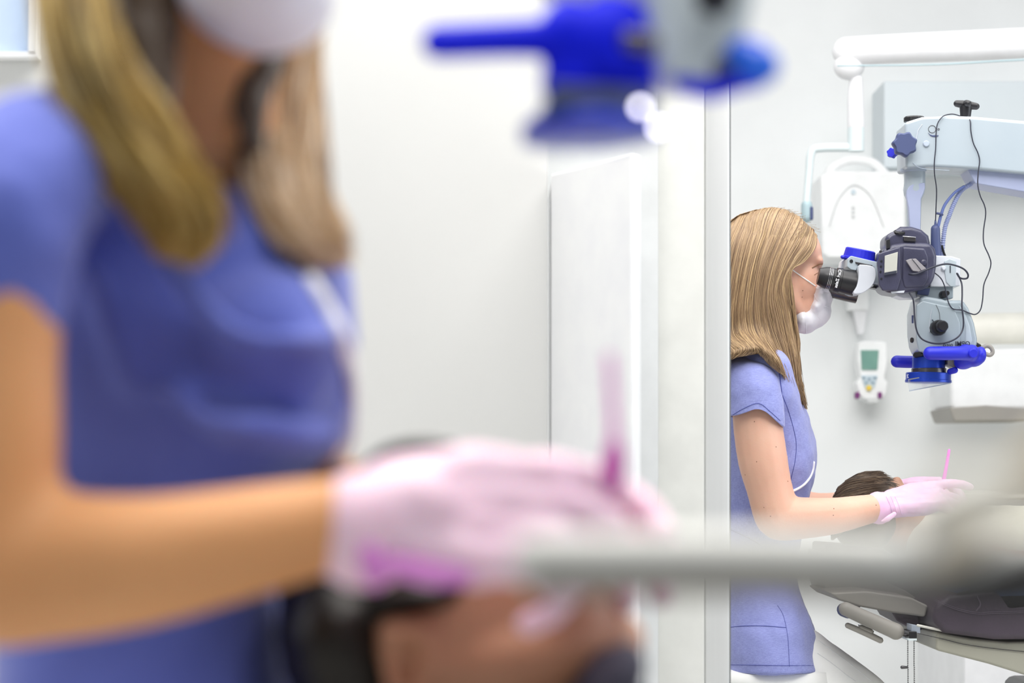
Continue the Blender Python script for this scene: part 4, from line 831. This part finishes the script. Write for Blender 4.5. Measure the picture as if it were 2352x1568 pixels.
rings_loft(bm, [(400, 420, Yb, 170, .05), (350, 470, Yb, 330, .1), (380, 600, Yb, 420, .125), (400, 760, Yb, 415, .14), (400, 900, Yb, 410, .14), (400, 1000, Yb, 400, .13), (385, 1070, Yb, 360, .12), (350, 1140, Yb, 320, .115), (330, 1300, Yb, 310, .12), (330, 1500, Yb, 320, .13), (350, 1700, Yb, 350, .15), (370, 2100, Yb, 420, .2)], 40, 2.3)
ctube(bm, [(430, 300, 1.53, 50), (250, 330, 1.45, 110), (60, 400, 1.34, 180)], 4); ctube(bm, [(430, 330, 1.53, 60), (520, 400, 1.6, 110), (600, 480, 1.66, 145)], 4)
ep(bm, 600, 800, 1.43, 205, 190, .075); ep(bm, 640, 800, 1.56, 180, 190, .08)
for fl in ([(200, 340, 1.36, 34), (300, 480, 1.35, 38), (400, 620, 1.342, 40), (480, 720, 1.338, 42), (570, 775, 1.328, 40), (690, 780, 1.342, 38), (800, 780, 1.42, 30)],
           [(400, 900, 1.372, 36), (480, 970, 1.355, 44), (620, 990, 1.352, 50), (740, 1000, 1.40, 46)],
           [(200, 620, 1.375, 30), (260, 760, 1.375, 26), (300, 900, 1.375, 22)]): ctube(bm, fl, 5)
tb = organic('tunic', bm, 'scrubB', B, .006, 6, (.012, .12))
bm = bmesh.new()
ctube(bm, [(120, 330, Ya2+.08, 130), (60, 400, Ya2+.03, 190), (-10, 520, Ya2, 198), (-40, 640, Ya2, 205), (-46, 668, Ya2, 206)], 5, 30)
organic('sleeve', bm, 'scrubB', B, .005, 5, (.012, .07))
bm = bmesh.new()
ctube(bm, [(570, 440, 1.64, 140), (615, 560, 1.67, 155), (635, 680, 1.67, 160)], 5, 30); organic('sleeve', bm, 'scrubB', B, .006, 5, (.01, .07))
seam('piping', tb, [(690, 610), (740, 690), (786, 780), (804, 860)], 20, 'piping', B, .001)
tube('piping_side', [(806, 850, 1.49, 14), (812, 930, 1.5, 12), (806, 1010, 1.5, 11), (775, 1075, 1.5, 11)], 12, 'piping', B)
bm = bmesh.new()
for dy in (-.1, .1): ctube(bm, [(320, 2080, Yb+dy, 340), (800, 2260, Yb+dy, 310), (1450, 2450, Yb+dy, 260), (1560, 3000, Yb+dy, 220), (1500, 4100, Yb+dy, 170)], 4)
organic('trousers', bm, 'white', B, .008, 6)
H1 = [[(540, -775, 1.46), (90, -420, 1.42), (70, -200, 1.38), (75, -40, 1.34), (100, 120, 1.315), (150, 250, 1.30), (215, 360, 1.30), (300, 480, 1.31), (350, 590, 1.32)],
      [(555, -782, 1.45), (160, -560, 1.40), (120, -220, 1.36), (135, -40, 1.32), (170, 120, 1.30), (225, 250, 1.29), (290, 370, 1.29), (370, 480, 1.30), (395, 600, 1.31)],
      [(570, -785, 1.44), (300, -640, 1.39), (190, -240, 1.35), (180, -40, 1.31), (210, 130, 1.29), (275, 280, 1.285), (360, 400, 1.285), (425, 500, 1.295), (440, 620, 1.30)],
      [(590, -778, 1.43), (420, -690, 1.40), (240, -260, 1.35), (215, -40, 1.315), (245, 130, 1.30), (315, 270, 1.295), (400, 390, 1.295), (470, 490, 1.30), (470, 600, 1.31)],
      [(620, -765, 1.42), (520, -680, 1.41), (290, -260, 1.37), (240, -40, 1.34), (285, 120, 1.33), (370, 240, 1.325), (450, 370, 1.325), (515, 470, 1.33), (505, 570, 1.335)]]
SB = (W(510, -480, 1.468), (300*K(1.468), .098, 305*K(1.468)))
hair('hair', H1, 'hairB', B, 560, 4.5, 34, True, 21, 20, 22, .01, 6, SB, .012)
H2 = [[(640, -765, 1.44), (735, -560, 1.43), (640, -100, 1.55), (560, 110, 1.52), (548, 250, 1.48), (560, 370, 1.45), (590, 470, 1.43), (640, 560, 1.41), (700, 610, 1.41)],
      [(620, -775, 1.46), (790, -520, 1.46), (690, -100, 1.57), (620, 110, 1.54), (610, 250, 1.50), (615, 370, 1.46), (640, 470, 1.43), (700, 560, 1.41), (760, 620, 1.42)],
      [(600, -785, 1.48), (820, -460, 1.49), (730, -100, 1.58), (700, 110, 1.55), (685, 250, 1.51), (680, 370, 1.47), (700, 470, 1.44), (750, 550, 1.42), (800, 610, 1.43)],
      [(580, -790, 1.50), (825, -400, 1.52), (750, -100, 1.60), (742, 110, 1.57), (742, 250, 1.53), (740, 370, 1.49), (745, 460, 1.47), (785, 540, 1.45), (815, 600, 1.46)]]
hair('hair_far_side', H2, 'hairC', B, 420, 4.5, 34, True, 22, 20, 20, .01, 6, SB, .012)
bm = bmesh.new(); ctube(bm, [(330, -200, 1.43, 95), (335, 0, 1.42, 85), (340, 140, 1.40, 70), (345, 260, 1.385, 60), (380, 340, 1.37, 40)], 4); ctube(bm, [(620, 60, 1.5, 60), (600, 130, 1.48, 55), (580, 230, 1.46, 45), (575, 330, 1.44, 30)], 4); organic('under_hair', bm, 'hairP', B, .004, 3, (.01, .02))  # dark brown mass imitates shade beneath the front locks
for ex, ey_ in ((560, -285), (722, -280)):
    Y_ = ray(bodyB, ex, ey_, 0)
    if Y_:
        bm = bmesh.new(); ep(bm, ex, ey_, Y_+.0075, 34, 20, .011); e_ = obj('eye', bm, 'wplast', B, 180)
        lathe('iris', W(ex+8, ey_, Y_-.0035), (.3, -1, 0), [(0, .0055), (.0008, .005)], 'navyp', e_, 20)
        seam('eyebrow', bodyB, [(ex-40, ey_-52), (ex, ey_-70), (ex+34, ey_-60)], 7, 'brow', B, 0)
bm = bmesh.new(); ep(bm, 510, -555, 1.468, 300, 235, .1); ep(bm, 440, -420, 1.50, 290, 320, .085); organic('crown_hair', bm, 'hairB', B, .006, 4)
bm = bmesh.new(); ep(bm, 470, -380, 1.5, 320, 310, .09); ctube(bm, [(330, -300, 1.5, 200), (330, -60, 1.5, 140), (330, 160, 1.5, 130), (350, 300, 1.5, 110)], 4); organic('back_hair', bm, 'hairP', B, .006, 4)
# gloves of the near woman
kb2 = K(Ya2)
cB = [(W(840, 1216, Ya2), 132*kb2), (W(870, 1205, Ya2), 128*kb2), (W(920, 1190, Ya2), 120*kb2), (W(970, 1180, Ya2), 114*kb2)]
gb1, _t = glove('glove', W(900, 1180, Ya2), (1, .1, -.03), (.05, -.9, .42), -1, .97, ((30, 32, 20), (38, 40, 24), (48, 48, 28), (55, 48, 30)), (6, 4, 4), cB, 'gloveB', B, .003)
bm = bmesh.new(); ctube(bm, [(838, 1218, Ya2, 140), (850, 1214, Ya2, 137), (880, 1206, Ya2, 131)], 4, 24, .9); organic('glove_rolled_cuff', bm, 'gloveB', B, .003, 3)
bm = bmesh.new(); ctube(bm, [(848, 1270, Ya2-.025, 30), (862, 1335, Ya2-.02, 24), (868, 1350, Ya2-.02, 10)], 4); ctube(bm, [(900, 1300, Ya2-.024, 26), (1000, 1320, Ya2-.02, 30), (1070, 1322, Ya2-.02, 24)], 4); organic('glove_cuff_flap', bm, 'glovecuff', B, .003, 3)
cB2 = [(W(900, 1130, 1.48), 84*K(1.48)), (W(950, 1130, 1.46), 78*K(1.46)), (W(1000, 1135, 1.45), 76*K(1.45))]
gb2, _t = glove('glove', W(960, 1132, 1.45), (1, -.3, -.02), (0, .4, .9), 1, 1.0, ((10, 20, 18), (14, 24, 20), (20, 28, 20), (26, 30, 20)), (4, 4, 4), cB2, 'gloveB', B, .003)
ab = thing('applicator_brush', 'blurred pink applicator with magenta grip standing up from the near gloves', 'applicator')
tube('handle', [(1410, 1040, 1.27, 13), (1408, 960, 1.27, 10), (1400, 820, 1.27, 9)], 9, 'pink', ab, 14, 3)
tube('grip', [(1408, 1120, 1.27, 16), (1408, 1075, 1.27, 27), (1410, 1030, 1.27, 20)], 20, 'magenta', ab, 16, 4)

# near patient
Q = thing('person', 'blurred dark haired patient lying below the near forearm, ear turned to us', 'person')
Yp2 = 1.44
bm = bmesh.new()
ep(bm, 1010, 1420, Yp2, 350, 340, .078); ep(bm, 1180, 1450, Yp2, 260, 210, .062, 6); ep(bm, 1370, 1480, Yp2, 110, 90, .045)
ctube(bm, [(960, 1540, Yp2-.05, 90), (1150, 1520, Yp2-.058, 90), (1330, 1490, Yp2-.035, 75), (1420, 1470, Yp2, 66)], 4)
ctube(bm, [(1160, 1290, Yp2, 60), (1230, 1225, Yp2, 46), (1260, 1250, Yp2, 36)], 4)
ctube(bm, [(1200, 1640, Yp2, 190), (1350, 1760, Yp2, 180), (1650, 2060, Yp2, 280), (2200, 2200, Yp2, 400), (3000, 2260, Yp2, 380)], 4)
ctube(bm, [(890, 1500, Yp2-.079, 20), (900, 1450, Yp2-.084, 26), (950, 1440, Yp2-.084, 24), (985, 1480, Yp2-.082, 22), (975, 1560, Yp2-.08, 24), (930, 1610, Yp2-.078, 22), (900, 1570, Yp2-.08, 20), (890, 1500, Yp2-.08, 20)], 4)
organic('body', bm, 'skinP', Q, .004, 6)
bm = bmesh.new(); ep(bm, 955, 1430, Yp2+.012, 325, 375, .083); ep(bm, 800, 1480, Yp2-.02, 150, 220, .065); ep(bm, 940, 1375, Yp2-.03, 120, 60, .06, -10)
ctube(bm, [(860, 1110, Yp2, 60), (930, 1045, Yp2, 44), (1010, 1030, Yp2, 32), (1080, 1050, Yp2, 18)], 4); ep(bm, 960, 1360, Yp2-.045, 130, 55, .055, -8)
organic('hair', bm, 'hairQ', Q, .004, 3, (.01, .03))
bm = bmesh.new(); ctube(bm, [(1330, 1600, Yp2-.03, 70), (1420, 1700, Yp2-.02, 130), (1500, 1880, Yp2, 220), (1700, 2070, Yp2, 330), (2200, 2200, Yp2, 440), (3000, 2260, Yp2, 420)], 4, 24); ep(bm, 1395, 1552, Yp2-.04, 105, 60, .045, -38)  # clothing, plus a dark wedge imitating shade under the chin
organic('dark_collar', bm, 'navyshade', Q, .006, 6, (.012, .06))
nc = thing('dental_chair', 'blurred near dental chair, dark headrest under the dark haired patient', 'dental chair')
extr('headrest', [(680, 1790), (1250, 1830), (1330, 1930), (1250, 1990), (700, 1930), (640, 1850)], Yp2, .24, 'leather', nc, 30)
extr('backrest', [(1300, 2180), (3000, 2640), (3000, 2860), (1400, 2480), (1240, 2300)], Yp2, .46, 'leather', nc, 40)
wbox('base', (W(2000, 0, Yp2).x, Yp2-.15, 0), (W(2700, 0, Yp2).x, Yp2+.15, .55), 'olive', nc, .03)
extr('headrest_bar', [(1050, 1980), (1130, 1970), (1420, 2180), (1400, 2240)], Yp2, .06, 'steel', nc, 6)

# ================================================================== NEAR MICROSCOPE (out of focus)
Yn2 = 1.25; k2 = K(Yn2)
mb = thing('surgical_microscope', 'blurred close operating microscope with bright blue handles at the top of the picture', 'microscope')
tube('handle', [(1008, 97, Yn2, 40), (1100, 93, Yn2, 41), (1180, 90, Yn2, 42), (1290, 88, Yn2, 48)], 34, 'blueB', mb, 24, 3)
bm = bmesh.new()
ep(bm, 1310, 90, Yn2, 80, 95, .02); ep(bm, 1400, 110, Yn2, 100, 125, .026); ep(bm, 1340, 190, Yn2, 100, 80, .02); ep(bm, 1440, 190, Yn2, 70, 75, .02); ep(bm, 1420, 40, Yn2, 65, 50, .02)
organic('handle_knuckle', bm, 'blueB', mb, .002, 5)
tube('pivot_cap', [(1448, 95, Yn2-.022, 28), (1490, 98, Yn2-.022, 26)], 26, 'steel', mb, 18, 1)
extr('body_shell', [(1440, -700), (1780, -700), (1770, -120), (1720, 20), (1700, 110), (1680, 190), (1560, 205), (1510, 205), (1480, 130), (1470, 20)], Yn2+.03, .07, 'greyB', mb, 25, 4)
extr('upper_housing', [(1240, -40), (1300, -8), (1490, -2), (1480, -600), (1200, -600)], Yn2+.05, .08, 'grey2', mb, 14)
star('dark_knob', W(1640, -5, Yn2-.012), (0, -1, 0), 50*k2, .012, 7, 'black', mb)
tube('right_bracket', [(1660, 150, Yn2, 34), (1720, 150, Yn2, 30)], 30, 'navyp', mb, 18, 1)
rk = tube('right_handle_end', [(1700, 122, Yn2-.005, 34), (1735, 146, Yn2-.005, 42), (1750, 152, Yn2-.005, 42)], 40, 'blueL', mb, 22, 3)
tube('right_arm', [(1560, 190, Yn2, 18), (1625, 208, Yn2, 24), (1690, 190, Yn2, 24), (1740, 180, Yn2, 24)], 20, 'blueB', mb, 18)
tube('right_arm', [(1672, 90, Yn2+.01, 16), (1700, 105, Yn2+.01, 22), (1740, 118, Yn2, 24)], 20, 'blueB', mb, 18)
lathe('lens_barrel', W(1370, 200, Yn2+.005), (0, 0, -1), [(0, 95*k2), (50*k2, 105*k2), (60*k2, 120*k2)], 'blued', mb, 50)
lathe('lens_mount_disc', W(1355, 255, Yn2+.005), (.03, -.06, -1), [(0, 118*k2), (12*k2, 135*k2), (36*k2, 160*k2), (62*k2, 160*k2), (66*k2, 150*k2)], 'blueD', mb, 60)
extr('splash_shield', [(1190, 332), (1480, 322), (1470, 336), (1260, 352)], Yn2-.03, .003, 'glass', mb, 0)
extr('barrel_step', [(1265, 200), (1500, 214), (1500, 262), (1450, 268), (1240, 268)], Yn2-.012, .03, 'navyp', mb, 6)
for lx, ly in ((1470, 246), (1512, 292)): lathe('lamp_lens', W(lx, ly, Yn2-.035), (0, -1, -.1), [(0, 9*k2), (.002, 9*k2), (.0028, 6*k2)], 'led', mb, 20)  # glowing discs stand in for ceiling lamp reflections
# tray rail and things on it, very near the lens
ty = thing('tray_rail', 'very blurred grey rail crossing the lower right of the picture', 'rail')
tube('rail', [(1232, 1284, .88, 62), (1700, 1284, .88, 66), (2352, 1300, .88, 68), (2800, 1315, .88, 70)], 52, 'bar', ty, 24, 3)
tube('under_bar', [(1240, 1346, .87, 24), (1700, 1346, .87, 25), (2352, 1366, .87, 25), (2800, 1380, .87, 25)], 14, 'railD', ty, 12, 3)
hp = thing('handpiece', 'strongly blurred beige handpiece with pale blue tip and whitish hood at the right edge', 'handpiece')
tube('sleeve', [(2160, 1270, .62, 36), (2220, 1215, .62, 50), (2310, 1150, .62, 56), (2420, 1050, .62, 60), (2600, 900, .62, 60)], 50, 'beige', hp, 20)
tube('tip', [(2110, 1235, .64, 20), (2150, 1215, .64, 24), (2200, 1210, .63, 22)], 22, 'bluet', hp, 14)
tube('hood', [(2120, 1185, .56, 40), (2180, 1150, .56, 62), (2250, 1120, .58, 62), (2300, 1120, .6, 50)], 50, 'cream', hp, 20)  # whitish shape added to cast a pale blur over the gloves
hp = tube('suction_hose', [(1940, 1362, .62, 20), (2080, 1366, .62, 40), (2200, 1362, .62, 60), (2330, 1344, .62, 84), (2480, 1290, .62, 86), (2700, 1200, .62, 90)], 60, 'black', None, 20)
tag(hp, 'strongly blurred dark hose at the right edge below the beige handpiece', 'hose')

# ------------------------------------------------------------------ put every thing's origin at its base
bpy.context.view_layer.update()
for o in list(col.objects):
    if o.type == 'EMPTY' and not o.parent:
        los = []; his = []
        for c in o.children_recursive:
            if c.type == 'MESH':
                for b in c.bound_box:
                    v = c.matrix_world @ Vector(b); los.append(v)
        if not los: continue
        base = Vector(((min(v.x for v in los)+max(v.x for v in los))/2, (min(v.y for v in los)+max(v.y for v in los))/2, min(v.z for v in los)))
        o.location = base
        for c in o.children: c.matrix_parent_inverse = Matrix.Translation(-base)
    elif o.type == 'MESH' and not o.parent and o.get('kind') != 'structure':
        vs_ = [Vector(b) for b in o.bound_box]; base = Vector((sum(v.x for v in vs_)/8, sum(v.y for v in vs_)/8, min(v.z for v in vs_)))
        o.data.transform(Matrix.Translation(-base)); o.location = base
        for c in o.children: c.matrix_parent_inverse = Matrix.Translation(-base)
